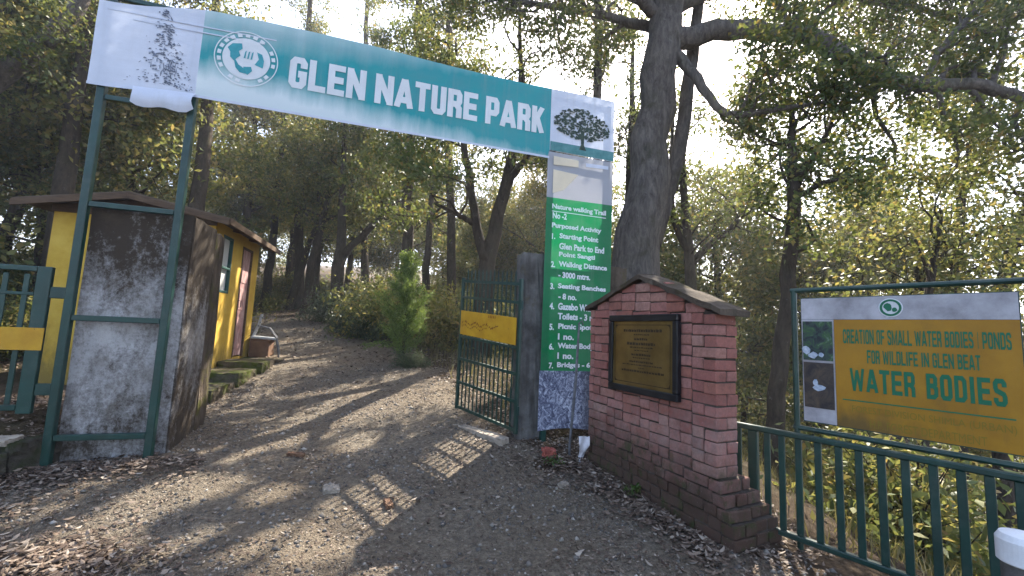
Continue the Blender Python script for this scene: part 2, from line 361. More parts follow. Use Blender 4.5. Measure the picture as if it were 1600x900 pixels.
def m_path():
    m = NT('worn_gravel_track'); v = m.geo()
    vo = m.n('TexVoronoi'); m.l(v, vo.inputs['Vector']); vo.inputs['Scale'].default_value = 70
    big = m.noise(v, .9, 5, .6); c = m.ramp(m.noise(v, 26, 8, .75), [(.3, (.070, .056, .042)), (.5, (.165, .136, .103)), (.7, (.32, .27, .20))])
    c = m.mix(m.g(vo.outputs['Color'], .35, .9), c, (.20, .18, .15)) if False else c
    pale = m.g(m.noise(v, 120, 3, .6), .60, .70); c = m.mix(m.math('MULTIPLY', pale, .6), c, (.42, .37, .30))
    dk = m.g(m.noise(v, 48, 5, .7), .58, .68); c = m.mix(m.math('MULTIPLY', dk, .55), c, (.055, .038, .026))
    c = m.mix(m.math('MULTIPLY', m.g(big, .42, .68), .5), c, (.15, .105, .065))
    h = m.math('ADD', m.noise(v, 45, 8, .8), m.math('MULTIPLY', vo.outputs['Distance'], -.5))
    m.bump(h, .9, .03); return m.done(c, .95, 0, .15)
MAT['path'] = m_path()
def m_soil():
    m = NT('litter_covered_soil'); v = m.geo()
    c = m.ramp(m.noise(v, 18, 8, .78), [(.3, (.035, .024, .016)), (.5, (.08, .055, .035)), (.7, (.15, .11, .072))])
    c = m.mix(m.math('MULTIPLY', m.g(m.noise(v, .5, 5, .6), .5, .7), .5), c, (.075, .08, .032))
    m.bump(m.noise(v, 30, 8, .8), 1, .05); return m.done(c, .95, 0, .1)
MAT['soil'] = m_soil()
# ------------------------------------------------------------------ terrain
def poly_dist(x, y, pts):
    """distance to polyline and sign (+ right of travel)"""
    best = np.full(np.shape(x), 1e9); sg = np.ones(np.shape(x))
    for (ax, ay), (bx, by) in zip(pts[:-1], pts[1:]):
        dx, dy = bx-ax, by-ay; L2 = dx*dx+dy*dy
        t = np.clip(((x-ax)*dx+(y-ay)*dy)/L2, 0, 1); qx, qy = ax+t*dx, ay+t*dy
        d = np.hypot(x-qx, y-qy); cr = (x-ax)*dy-(y-ay)*dx
        sg = np.where(d < best-1e-9, np.sign(cr), sg); best = np.minimum(best, d)
    return best, sg
EDGE = [(14, -12), (6.2, -2.2), (3.0, 2.05), (2.05, 3.38), (1.95, 4.4), (1.9, 6.0), (1.35, 8.5), (.4, 12), (-1.6, 17), (-5.5, 25), (-12, 40), (-20, 80), (-30, 300)]
CENT = [(-.8, -20), (-.8, 0), (-1.25, 3.0), (-1.6, 4.4), (-2.3, 6.2), (-3.7, 9), (-5.7, 12), (-8.6, 14.6), (-13, 16.6), (-20, 18.2), (-60, 22)]
def softplus(t): return np.logaddexp(0, t)
def ground(x, y):
    x = np.asarray(x, float); y = np.asarray(y, float)
    z = .13*.5*softplus((np.minimum(y, 120)-3.0)/.5) - .04*3*softplus((np.minimum(y, 120)-15)/3) + .06*8*(softplus((np.minimum(y, 120)-34)/8))
    d, s = poly_dist(x, y, EDGE); d = d*s
    z = z - .62*.25*softplus((np.minimum(d, 75)-.55)/.25)
    z = z + 52*smooth(130, 420, d) + 30*smooth(250, 900, d)
    dc, sc = poly_dist(x, y, CENT); dl = -dc*sc
    st = 6.3 - 3.2*smooth(9.5, 14, y)
    z = z + .62*.6*softplus((np.minimum(dl, 40)-st)/.6)*smooth(-6, 6, y)
    z = z + .09*1.0*softplus((np.minimum(-dl, 26)-3.2)/1.0)*smooth(13, 19, y)*smooth(2, -6, d)   # bank beyond the bend
    z = z + .22*smooth(.02, .14, (-3.86-.16*(4.0-y))-x)*smooth(4.6, 3.9, y)          # low bank behind the kerb
    z = z + .22*smooth(.05, .35, -4.05-x)*smooth(3.8, 4.3, y)*smooth(6.6, 5.6, y)
    z = z + .11*smooth(-1.8, -3.2, x)*smooth(2.6, 3.7, y)*smooth(5.7, 4.5, y)
    w = smooth(1.2, 5, dc)
    z = z + w*(.10*np.sin(x*.9+1.3)*np.sin(y*.8+.4)+.05*np.sin(x*2.3+y*1.7)) + .012*np.sin(x*3.1+.5)*np.sin(y*2.7)
    return z
def gz(x, y): return float(ground(np.array([x]), np.array([y]))[0])
def axis(a, b, step, lo, hi, gr):
    v = list(np.arange(a, b+1e-6, step)); s_ = step; q = b
    while q < hi: s_ *= gr; q += s_; v.append(q)
    s_ = step; q = a; pre = []
    while q > lo: s_ *= gr; q -= s_; pre.append(q)
    return np.array(pre[::-1]+v)
XS = axis(-7.5, 3.2, .06, -500, 900, 1.09); YS = axis(2.0, 9.5, .06, -60, 1100, 1.05)
GX, GY = np.meshgrid(XS, YS); GZ = ground(GX, GY)
near = smooth(30, 8, np.hypot(GX, GY))
GZ = GZ + near*(RNG.normal(0, .004, GZ.shape))
dcent, _ = poly_dist(GX, GY, CENT); dedge, se = poly_dist(GX, GY, EDGE)
hw = 1.75 + 1.1*smooth(4.6, 3.2, GY) + .6*smooth(3.4, 2.0, GY)
rag = .18*np.sin(GY*2.1+GX)+.12*np.sin(GY*5.3-GX*3)+.08*np.sin(GX*9+GY*7)
PM = (dcent + rag*.7 < hw) | ((GY < 4.3) & (GX > -1.2) & (dedge*se < -.75+rag*.4) & (GX > -3.7))
PM &= ~((GX < -3.86-.16*(4.0-GY)) & (GY < 4.6))
ny, nx = GX.shape; IDX = np.arange(ny*nx).reshape(ny, nx)
quads = np.stack([IDX[:-1, :-1], IDX[:-1, 1:], IDX[1:, 1:], IDX[1:, :-1]], -1).reshape(-1, 4)
qm = PM[:-1, :-1].ravel() & (GY[:-1, :-1].ravel() < 70)
VV = np.stack([GX, GY, GZ], -1).reshape(-1, 3)
def sub(qs):
    u, inv = np.unique(qs, return_inverse=True); return VV[u], inv.reshape(qs.shape)
for nm, sel, mt in (('ground', ~qm, 'soil'), ('path', qm, 'path')):
    v_, f_ = sub(quads[sel]); tag(link(nm, np_mesh(nm, v_, f_, MAT[mt], smoothf=True)), kind='structure')
# ------------------------------------------------------------------ frames of reference
AZ_A, AZ_C, AZ_D, AZ_H = 1.262, -.446+math.pi, -.652+math.pi, -.255+math.pi/2
def rz_of(az): return math.pi/2-az
GATE0 = (0.41, 5.10)
def gate_w(s, t, z=0):      # gate frame: s along the arch, t away from the viewer
    return (GATE0[0]+s*math.sin(AZ_A)-t*math.cos(AZ_A), GATE0[1]+s*math.cos(AZ_A)+t*math.sin(AZ_A), z)
def text(body, x0, x1, z0, z1, y, mat, parent, name='lettering', bold=.02, slope=0.0, ext=.0015):
    cu = bpy.data.curves.new('tmp', 'FONT'); cu.body = body; cu.size = 1; cu.offset = bold; cu.resolution_u = 3; cu.extrude = 0
    o = bpy.data.objects.new('tmp', cu); COL.objects.link(o)
    dg = bpy.context.evaluated_depsgraph_get(); me = bpy.data.meshes.new_from_object(o.evaluated_get(dg))
    bpy.data.objects.remove(o); bpy.data.curves.remove(cu)
    n = len(me.vertices); co = np.empty(n*3, np.float32); me.vertices.foreach_get('co', co); co = co.reshape(-1, 3)
    mn, mx = co.min(0), co.max(0); u = (co[:, 0]-mn[0])/(mx[0]-mn[0]); w = (co[:, 1]-mn[1])/(mx[1]-mn[1])
    out = np.stack([x0+u*(x1-x0), np.full(n, y), z0+w*(z1-z0)+slope*u], 1).astype(np.float32)
    me.vertices.foreach_set('co', out.ravel()); me.materials.clear(); me.materials.append(mat); me.update(); me.name = name
    return link(name, me, parent)
def disc(mb, cx, cz, y, r0, r1, n=48, a0=0, a1=2*math.pi, rx=1.0):
    P = []
    for k in range(n+1):
        a = a0+(a1-a0)*k/n
        P += [(cx+math.cos(a)*r0*rx, y, cz+math.sin(a)*r0), (cx+math.cos(a)*r1*rx, y, cz+math.sin(a)*r1)]
    mb.add(P, [(2*k, 2*k+1, 2*k+3, 2*k+2) for k in range(n)])
def blob(mb, cx, cz, y, rx, rz, n=9, irr=.35):
    a0 = random.random()*6
    mb.poly([(cx+rx*math.cos(a0+2*math.pi*k/n)*random.uniform(1-irr, 1), y, cz+rz*math.sin(a0+2*math.pi*k/n)*random.uniform(1-irr, 1)) for k in range(n)])
def cloth(x0, x1, zlo, zhi, y, nx_, nz_, amp=.01, ph=0, yb=0):
    """slightly wavy sheet; zlo/zhi are functions of x"""
    mb = MB(); P = []
    for i in range(nx_+1):
        for j in range(nz_+1):
            x = x0+(x1-x0)*i/nx_; z = zlo(x)+(zhi(x)-zlo(x))*j/nz_
            P.append((x, y+amp*(math.sin(x*5.1+ph+z*2)*.5+math.sin(z*9+x*1.7+ph)*.5), z))
    m_ = nz_+1
    mb.add(P, [(i*m_+j, (i+1)*m_+j, (i+1)*m_+j+1, i*m_+j+1) for i in range(nx_) for j in range(nz_)])
    return mb
# heavy condensed block letters drawn as mitred strokes
def strip(mb, pts, t, y, closed=False):
    P = [Vector((a_, b_)) for a_, b_ in pts]; n = len(P); L = []; R_ = []
    for i in range(n):
        a_ = P[i-1] if (i > 0 or closed) else None; c_ = P[(i+1) % n] if (i < n-1 or closed) else None
        d0 = (P[i]-a_).normalized() if a_ is not None else (c_-P[i]).normalized(); d1 = (c_-P[i]).normalized() if c_ is not None else d0
        n0 = Vector((-d0.y, d0.x)); n1 = Vector((-d1.y, d1.x)); m_ = (n0+n1); m_ = m_.normalized() if m_.length > 1e-4 else n0
        k = t/2/max(.5, m_.dot(n0)); L.append(P[i]+m_*k); R_.append(P[i]-m_*k)
    V_ = [(q.x, y, q.y) for q in L]+[(q.x, y, q.y) for q in R_]; m_ = n if closed else n-1
    mb.add(V_, [(i, n+i, n+(i+1) % n, (i+1) % n) for i in range(m_)])
def glyph(ch, w, t):
    l, r, b, tp = t/2, w-t/2, t*.42, 1-t*.42; q = .10; C_ = True
    ring = [(l, b+q), (l, tp-q), (l+q*.7, tp), (r-q*.7, tp), (r, tp-q), (r, b+q), (r-q*.7, b), (l+q*.7, b)]
    return {'I': [([(w/2, 0), (w/2, 1)], 0)], 'L': [([(l, 1), (l, b), (w, b)], 0)], 'E': [([(w, tp), (l, tp), (l, b), (w, b)], 0), ([(l, .5), (w*.92, .5)], 0)],
            'F': [([(w, tp), (l, tp), (l, 0)], 0), ([(l, .5), (w*.92, .5)], 0)], 'T': [([(0, tp), (w, tp)], 0), ([(w/2, tp), (w/2, 0)], 0)],
            'N': [([(l, 0), (l, 1)], 0), ([(r, 0), (r, 1)], 0), ([(l*.9, .97), (w-l*.9, .03)], 0)], 'A': [([(l*.75, 0), (w/2-.01, 1)], 0), ([(w-l*.75, 0), (w/2+.01, 1)], 0), ([(l, .27), (r, .27)], 0)],
            'K': [([(l, 0), (l, 1)], 0), ([(l, .36), (r, 1)], 0), ([(w*.42, .56), (r, 0)], 0)], 'P': [([(l, 0), (l, 1)], 0), ([(l, tp), (r-q*.6, tp), (r, tp-q), (r, .50), (r-q*.6, .42), (l, .42)], 0)],
            'R': [([(l, 0), (l, 1)], 0), ([(l, tp), (r-q*.6, tp), (r, tp-q), (r, .58), (r-q*.6, .48), (l, .48)], 0), ([(w*.55, .5), (r, .34), (r, 0)], 0)],
            'B': [([(l, 0), (l, 1)], 0), ([(l, tp), (r-q, tp), (r-.02, tp-q), (r-.02, .6), (r-q, .52), (l, .52)], 0), ([(r-q*1.3, .52), (r, .43), (r, b+q), (r-q, b), (l, b)], 0)],
            'D': [([(l, b), (l, tp), (r-q, tp), (r, tp-q*1.2), (r, b+q*1.2), (r-q, b)], C_)], 'O': [(ring, C_)], 'U': [([(l, 1), (l, b+q), (l+q*.7, b), (r-q*.7, b), (r, b+q), (r, 1)], 0)],
            'C': [([(r, .64), (r, tp-q), (r-q*.7, tp), (l+q*.7, tp), (l, tp-q), (l, b+q), (l+q*.7, b), (r-q*.7, b), (r, b+q), (r, .36)], 0)],
            'G': [([(r, .66), (r, tp-q), (r-q*.7, tp), (l+q*.7, tp), (l, tp-q), (l, b+q), (l+q*.7, b), (r-q*.7, b), (r, b+q), (r, .46), (w*.5, .46)], 0)],
            'S': [([(r, .70), (r, tp-q), (r-q*.7, tp), (l+q*.7, tp), (l, tp-q), (l, .66), (l+q*.4, .56), (r-q*.4, .44), (r, .34), (r, b+q), (r-q*.7, b), (l+q*.7, b), (l, b+q), (l, .30)], 0)],
            'M': [([(l, 0), (l, 1)], 0), ([(r, 0), (r, 1)], 0), ([(l, .95), (w/2, .1), (r, .95)], 0)], 'W': [([(l*.72, 1), (w*.28, 0)], 0), ([(w*.28, 0), (w*.5, .92)], 0), ([(w*.5, .92), (w*.72, 0)], 0), ([(w*.72, 0), (w-l*.72, 1)], 0)],
            '/': [([(w*.5, .0), (w*.6, 1)], 0)]}[ch]
def block_text(body, x0, x1, z0, z1, y, mat, parent, t=.215, slope=0.0, gap=.075, space=.26):
    wd = {'I': .25, 'M': .78, 'W': .84, 'N': .64, 'A': .64, '/': .2}; ws = [wd.get(c, .55) if c != ' ' else space for c in body]
    tot = sum(ws)+gap*(len(body)-1); mb = MB(); x = 0; yy = 0
    for c, w in zip(body, ws):
        if c != ' ':
            for k, (pts, cl) in enumerate(glyph(c, w, t if c != '/' else .07)):
                st = MB(); strip(st, pts, (t if c not in 'MW' else t*.8) if c != '/' else .07, 0, bool(cl))
                mb.add([(x0+(x+a_)/tot*(x1-x0), y-.0004*k, z0+min(max(d_, 0), 1)*(z1-z0)+slope*(x+a_)/tot) for a_, b_, d_ in st.v], st.f)
        x += w+gap
    return mb.build('lettering', mat, parent, fix=False)
lin = lambda a, za, b, zb: (lambda x: za+(zb-za)*(x-a)/(b-a))
# ------------------------------------------------------------------ entrance arch frame
arch = empty('entrance_arch', (GATE0[0], GATE0[1], 0), rz_of(AZ_A), 'tall green steel arch frame holding up the long park name banner', 'gate arch')
def gl(s, t=0):
    x, y, _ = gate_w(s, t); return gz(x, y)
PW = .062
for s in (-4.475, -3.765, .02, .80):
    zb = gl(s)-.12
    MB().bbox((s, 0, (zb+4.52)/2), (PW, PW, 4.52-zb), .006).build('post', MAT['green'], arch)
for z in (.45, 1.47, 2.49, 3.50):
    MB().bbox((-4.12, 0, z), (.71-PW-.004, .045, .05), .005).build('crossbar', MAT['green'], arch)
for z in (1.2, 2.3, 3.6):
    MB().bbox((.41, 0, z), (.78-PW-.004, .045, .05), .005).build('crossbar', MAT['green'], arch)
for z in (3.72, 4.49):
    MB().bbox((-1.8725, 0, z), (3.785-PW-.004, .045, .05), .005).build('beam', MAT['green'], arch)
for k in range(5):
    MB().bbox((-3.1+k*.62, .0, 4.105), (.03, .03, .715), .004).build('strut', MAT['green'], arch)
for z in (4.49, 3.66):
    MB().bbox((-4.12, 0, z), (.71-PW-.004, .04, .045), .005).build('crossbar', MAT['green'], arch)
MB().bbox((.41, 0, 4.49), (.78-PW-.004, .04, .045), .005).build('crossbar', MAT['green'], arch)
# ------------------------------------------------------------------ park name banner
YB = -.045
ban = empty('park_banner', (GATE0[0], GATE0[1], 0), rz_of(AZ_A), 'long teal and white banner lettered GLEN NATURE PARK across the gate arch', 'banner')
zlo = lambda x: 3.585+.05*smooth(-4.56, -3.74, x)+.02*smooth(-3.7, 0, x); zhi = lambda x: 4.42+.14*smooth(-4.56, -3.6, x)+.015*math.sin(x*1.9)
cloth(-4.57, -3.742, zlo, zhi, YB, 12, 10, .004).build('white_panel', MAT['vinyl_white'], ban, shade=True)
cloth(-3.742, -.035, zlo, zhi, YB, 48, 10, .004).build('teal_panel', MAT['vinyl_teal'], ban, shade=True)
cloth(-.035, .86, lambda x: 3.755, zhi, YB, 14, 10, .004).build('photo_panel', MAT['vinyl_white'], ban, shade=True)
YL = YB-.008
block_text('GLEN NATURE PARK', -2.955, -.12, 3.915, 4.255, YL, MAT['print_white'], ban, t=.215, slope=.03, gap=.06, space=.2)
# fold lines and hem of the vinyl
for z, x0, x1 in ((4.33, -4.5, -3.1), (4.27, -4.3, -3.2)):
    MB().box(((x0+x1)/2, YB-.004, z+.03), (x1-x0, .002, .012), Matrix.Rotation(-.035, 3, 'Y')).build('fold', MAT['vinyl_white'], ban)
hem = MB()
for i in range(40):
    xa = -4.57+i*(4.53/40); xb = xa+4.53/40
    hem.add([(xa, YB-.007, zlo(xa)-.004), (xb, YB-.007, zlo(xb)-.004), (xb, YB-.007, zlo(xb)+.022), (xa, YB-.007, zlo(xa)+.022)], [(0, 1, 2, 3)])
hem.build('hem', MAT['vinyl_white'], ban)
# emblem
em = MB(); disc(em, -3.345, 4.12, YL, .278, .288, 64, rx=.98); disc(em, -3.345, 4.12, YL, 0, .215, 64, rx=.98)
for k in range(22):
    a = 2*math.pi*k/22+.1
    if random.random() < .62: disc(em, -3.345, 4.12, YL, .228, .262, 3, a, a+.17, .98)
emb = em.build('emblem', MAT['print_white'], ban)
ma = MB()
ma.poly([(-3.345+x*.215, YL-.003, 4.12+z*.215) for x, z in [(-.80, .38), (-.62, .62), (-.25, .70), (-.2, .45), (-.34, .30), (-.26, .1), (-.44, -.12), (-.30, -.35), (-.05, -.5), (.05, -.74), (-.22, -.72), (-.40, -.52), (-.48, -.22), (-.66, -.05), (-.68, .2)]])
ma.poly([(-3.345+x*.215, YL-.003, 4.12+z*.215) for x, z in [(.40, .42), (.62, .35), (.72, .05), (.70, -.32), (.35, -.22), (.50, .08)]])
ma.poly([(-3.345+x*.215, YL-.003, 4.12+z*.215) for x, z in [(-.1, -.42), (.22, -.35), (.28, -.55), (.1, -.78), (-.02, -.66)]])
for x in (-.08, .06, .2): ma.poly([(-3.345+(x+dx)*.215, YL-.003, 4.12+dz*.215) for dx, dz in [(-.04, .0), (.03, .02), (.06, .4), (.0, .34)]])
ma.build('map_motif', MAT['print_teal'], emb)
# printed deodar on the white panel: many small ink dabs
pr = MB()
for i in range(620):
    t = random.random()**.75; half = .04+.27*t
    tier = .5+.5*math.sin(t*34)
    if random.random() > .35+.65*tier: continue
    u = random.gauss(.18, .55)
    if abs(u) > 1 or (u < -.35 and random.random() < .6): continue
    x = -4.06+.02*t+u*half; z = 4.46-.76*t+abs(u)*-.035
    w, h = random.uniform(.003, .017)*(1.3-abs(u)*.6), random.uniform(.002, .009); a = random.uniform(-.5, .5)-u*.6
    c, s_ = math.cos(a), math.sin(a)
    pr.poly([(x+(p*w)*c-(q*h)*s_, YL, z+(p*w)*s_+(q*h)*c) for p, q in ((-1, -.3), (-.2, -1), (1, -.5), (.8, .6), (-.3, 1))])
for k in range(26):
    x = random.gauss(-3.98, .05); z = random.uniform(3.76, 3.92); pr.poly([(x, YL-.001, z), (x+.006, YL-.001, z), (x+.004, YL-.001, z+random.uniform(.02, .07)), (x-.002, YL-.001, z+.02)])
tag(pr.build('conifer_print', MAT['print_dark'], ban), kind='stuff')
# printed oak on the photo panel
pr = MB(); pr.add([(-.03, YL+.003, 3.76), (.855, YL+.003, 3.76), (.855, YL+.003, 3.885), (-.03, YL+.003, 3.875)], [(0, 1, 2, 3)])
gp = pr.build('meadow_print', MAT['print_ground'], ban)
pr = MB()
for i in range(520):
    a = random.uniform(0, math.pi*2); r = random.random()**.55
    x = .40+.385*r*math.cos(a); z = 4.13+.235*r*math.sin(a)*(1 if math.sin(a) > 0 else .75)
    blob(pr, min(max(x, .0), .83), z, YL-.001-random.random()*.0012, random.uniform(.010, .034), random.uniform(.008, .022), 7, .5)
pr.poly([(.36, YL, 3.83), (.46, YL, 3.83), (.425, YL, 3.9), (.43, YL, 4.08), (.375, YL, 4.08), (.385, YL, 3.9)])
tag(pr.build('oak_print', MAT['print_oak'], ban), kind='stuff')
# torn flap hanging under the white panel
fl = MB(); P = []
bot = [3.47, 3.435, 3.43, 3.445, 3.462, 3.46, 3.445, 3.44, 3.455, 3.50]
for i in range(10):
    x = -4.225+.5*i/9
    for j in range(6):
        v = j/5; top = 3.632+.03*i/9
        P.append((x+.02*math.sin(v*3)*(1 if i < 5 else -1), YB-.012-.05*math.sin(v*2.6)-.012*math.sin(i*1.3)*v, top+(bot[i]-top)*v))
fl.add(P, [(i*6+j, (i+1)*6+j, (i+1)*6+j+1, i*6+j+1) for i in range(9) for j in range(5)])
fl.build('torn_flap', MAT['vinyl_white'], ban, shade=True)
# ------------------------------------------------------------------ trail information banner
tb = empty('trail_banner', (GATE0[0], GATE0[1], 0), rz_of(AZ_A), 'tall green vertical banner listing the nature walking trail beside the brick wall', 'banner')
X0, X1 = -.055, .85
cloth(X0, X1, lambda x: 3.165+.01*x, lambda x: 3.745, YB-.0, 8, 6, .004).build('header_panel', MAT['vinyl_grey'], tb, shade=True)
cloth(X0, X1, lambda x: 1.08, lambda x: 3.165+.01*x, YB, 8, 18, .004).build('green_panel', MAT['vinyl_green'], tb, shade=True)
cloth(X0-.01, X1-.01, lambda x: .40+.02*math.sin(x*6), lambda x: 1.08, YB, 8, 8, .004).build('rock_photo_panel', MAT['print_rock'], tb, shade=True)
MB().poly([(.02, YL, 3.58), (.36, YL, 3.60), (.36, YL, 3.685), (.02, YL, 3.69)]).build('lit_patch', MAT['vinyl_lit'], tb)  # pale patches stand in for sun shining through the header vinyl
MB().poly([(.46, YL, 3.62), (.78, YL, 3.635), (.78, YL, 3.68), (.46, YL, 3.67)]).build('lit_patch', MAT['vinyl_white'], tb)
MB().poly([(.02, YL, 3.22), (.17, YL, 3.28), (.36, YL, 3.50), (.02, YL, 3.52)]).build('lit_patch', MAT['vinyl_lit'], tb)
lines = [('Nature walking Trail', .02, .76, 3.01, 3.09), ('No -2', .03, .22, 2.905, 2.985), ('Purposed Activity', .025, .70, 2.775, 2.855),
         ('1.', .03, .075, 2.65, 2.72), ('Starting Point', .13, .66, 2.65, 2.735), ('Glen Park to End', .13, .745, 2.535, 2.615), ('Point Sangti', .13, .62, 2.43, 2.505),
         ('2.', .03, .085, 2.305, 2.38), ('Walking Distance', .13, .79, 2.305, 2.39), ('- 3000 mtrs.', .13, .56, 2.185, 2.26),
         ('3.', .03, .085, 2.04, 2.115), ('Seating Benches', .13, .78, 2.04, 2.12), ('- 8 no.', .14, .38, 1.925, 2.0),
         ('4.', .03, .09, 1.80, 1.88), ('Gazebo With', .14, .60, 1.80, 1.885), ('Toilets - 3 no', .14, .66, 1.685, 1.765),
         ('5.', .035, .095, 1.555, 1.63), ('Picnic Spot -', .15, .66, 1.555, 1.64), ('1 no.', .15, .36, 1.445, 1.52),
         ('6.', .04, .10, 1.325, 1.40), ('Water Body -', .15, .68, 1.325, 1.41), ('1 no.', .15, .36, 1.22, 1.295), ('7.', .045, .10, 1.105, 1.175), ('Bridges - 6 no', .15, .72, 1.105, 1.185)]
for b, a, c, z0, z1 in lines: text(b, a, c, z0, z1, YL, MAT['print_white'], tb, bold=.042)
MB().box((.39, YL, 2.995), (.74, .002, .01)).build('underline', MAT['print_white'], tb)
# ------------------------------------------------------------------ concrete gate pillars
cpil = empty('concrete_pillar', gate_w(-4.07, .40), rz_of(AZ_A), 'broad whitewashed concrete gate pillar streaked black, behind the green frame legs', 'pillar')
zb = gl(-4.07, .4)-.25
def rough_block(cx, cy_, z0, dx, dy, z1, n=(8, 6, 16), amp=.008):
    """block with slightly uneven faces"""
    import bmesh
    bm = bmesh.new(); bmesh.ops.create_cube(bm, size=1)
    bmesh.ops.subdivide_edges(bm, edges=bm.edges, cuts=7, use_grid_fill=True)
    for v in bm.verts:
        c = v.co.copy(); r = Vector((c.x*2, c.y*2, c.z*2)); e = sorted([abs(r.x), abs(r.y), abs(r.z)])
        sh = .985 if e[1] > .99 else 1
        v.co = Vector((cx+c.x*dx*sh, cy_+c.y*dy*sh, z0+(c.z+.5)*(z1-z0))) + Vector([random.uniform(-amp, amp) for _ in range(3)])
    mb = MB(); bm.verts.index_update(); mb.add([v.co for v in bm.verts], [tuple(v.index for v in f.verts) for f in bm.faces]); bm.free(); return mb
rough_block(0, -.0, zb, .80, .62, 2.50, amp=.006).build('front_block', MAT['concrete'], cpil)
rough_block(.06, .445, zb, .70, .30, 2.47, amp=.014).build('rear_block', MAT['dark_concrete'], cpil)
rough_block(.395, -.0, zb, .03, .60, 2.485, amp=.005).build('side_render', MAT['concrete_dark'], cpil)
gp2 = empty('gate_post', gate_w(-.14, .16), rz_of(AZ_A), 'grey weathered concrete gate post between the open gate leaf and green trail banner', 'gate post')
zb = gl(-.1, .16)-.25
rough_block(0, 0, zb, .30, .24, 2.47, amp=.008).build('shaft', MAT['post_concrete'], gp2)
MB().bbox((-.155, -.07, 1.75), (.012, .05, .12), .003).build('hinge_plate', MAT['green'], gp2)
gp3 = empty('gate_post', gate_w(.98, .2), rz_of(AZ_A), 'dark concrete gate post half hidden behind the brick wall top', 'gate post')
rough_block(0, 0, gl(.98, .2)-.4, .34, .28, 2.40, amp=.01).build('shaft', MAT['dark_concrete'], gp3)
# ------------------------------------------------------------------ open gate leaf
hx, hy, _ = gate_w(-.325, .02)
leaf_az = math.radians(-43)
LZ0, LZ1, LW = .40, 2.10, 1.10
leaf = empty('gate_leaf', (hx, hy, 0), rz_of(leaf_az+math.pi), 'open green barred gate leaf with yellow plate hinged on the grey concrete post', 'gate')
# local x runs from the free edge (-LW) to the hinge (0)
rise = lambda x: -.09*x
def gbar(z, name='rail', h=.035, t=.03):
    MB().add([(-LW, -t/2, z+rise(-LW)-h/2), (0, -t/2, z-h/2), (0, t/2, z-h/2), (-LW, t/2, z+rise(-LW)-h/2), (-LW, -t/2, z+rise(-LW)+h/2), (0, -t/2, z+h/2), (0, t/2, z+h/2), (-LW, t/2, z+rise(-LW)+h/2)],
             [(0, 1, 2, 3), (7, 6, 5, 4), (0, 4, 5, 1), (1, 5, 6, 2), (2, 6, 7, 3), (3, 7, 4, 0)]).build(name, MAT['green'], leaf)
for z in (LZ1-.02, 1.86, 1.33, 1.03, .72, LZ0): gbar(z)
MB().bbox((.022, 0, (LZ0+LZ1)/2), (.044, .04, LZ1-LZ0+.08), .004).build('stile', MAT['green'], leaf)
MB().bbox((-LW-.02, 0, (LZ0+LZ1)/2+rise(-LW)), (.04, .04, LZ1-LZ0+.06), .004).build('stile', MAT['green'], leaf)
for k in range(13):
    x = -LW*(k+1)/14; top = LZ1+rise(x)+.13; mb = MB()
    mb.bbox((x, .0, (LZ0+top-.03+rise(x))/2), (.016, .016, top-.03-LZ0-rise(x)), .002)
    mb.add([(x-.008, -.008, top-.03), (x+.008, -.008, top-.03), (x+.008, .008, top-.03), (x-.008, .008, top-.03), (x, 0, top+.03)], [(0, 1, 4), (1, 2, 4), (2, 3, 4), (3, 0, 4)])
    mb.build('bar', MAT['green'], leaf)
pz0, pz1 = 1.36, 1.68
pl = MB().prism([(-LW+.0, -.022, pz0+rise(-LW)), (-.01, -.022, pz0), (-.01, -.022, pz1), (-LW, -.022, pz1+rise(-LW))], (0, -.004, 0)).build('plate', MAT['plate'], leaf)
random.seed(3)
sc_ = MB()
for k in range(24):
    x = -LW+.04+k*.031; z = 1.52+rise(x)+.02*math.sin(k*.9); w = random.uniform(.01, .022)
    sc_.poly([(x, -.0285, z-random.uniform(.004, .02)), (x+w, -.0285, z-random.uniform(.0, .012)), (x+w*1.3, -.0285, z+random.uniform(.004, .02)), (x+.002, -.0285, z+random.uniform(.006, .018))])
    if k < 17: sc_.poly([(x, -.0285, z-.06), (x+w*.8, -.0285, z-.055), (x+w*.8, -.0285, z-.035), (x, -.0285, z-.04)])
for k in range(5):
    x = -.52+k*.03; sc_.poly([(x, -.0285, 1.63+rise(x)), (x+.014, -.0285, 1.63+rise(x)), (x+.012, -.0285, 1.665+rise(x)), (x+.003, -.0285, 1.66+rise(x))])
tag(sc_.build('faded_lettering', MAT['red_letter'], pl, fix=False), kind='stuff')
for z in (.62, 1.83): MB().tube([(.052, 0, z-.05), (.052, 0, z+.05)], .014, 8).build('hinge', MAT['green'], leaf)
# ------------------------------------------------------------------ side gate at the left border
sg = empty('side_gate', (GATE0[0], GATE0[1], 0), rz_of(AZ_A), 'green side gate with plain yellow plate beside the stained concrete pillar, left border', 'gate')
MB().bbox((-4.685, .03, 1.275), (.10, .045, 1.25), .005).build('stile', MAT['green'], sg)
MB().bbox((-5.99, .03, 1.275), (.10, .045, 1.25), .005).build('stile', MAT['green'], sg)
MB().bbox((-5.337, .03, 1.877), (1.20, .045, .046), .005).build('rail', MAT['green'], sg)
MB().bbox((-5.337, .03, 1.66), (1.20, .03, .028), .004).build('rail', MAT['green'], sg)
MB().bbox((-5.337, .03, .70), (1.20, .045, .046), .005).build('rail', MAT['green'], sg)
for k in range(8): MB().bbox((-4.805-k*.14, .03, 1.278), (.038, .016, 1.106), .003).build('bar', MAT['green'], sg)
MB().bbox((-5.30, .0, 1.275), (1.36, .006, .19), .002).build('plate', MAT['plate'], sg)
for z in (.85, 1.68): MB().bbox((-4.572, .03, z), (.126, .03, .10), .006).build('hinge', MAT['green'], sg)
MB().bbox((-6.10, .03, 1.15), (.09, .09, 1.7), .008).build('jamb', MAT['green'], sg)
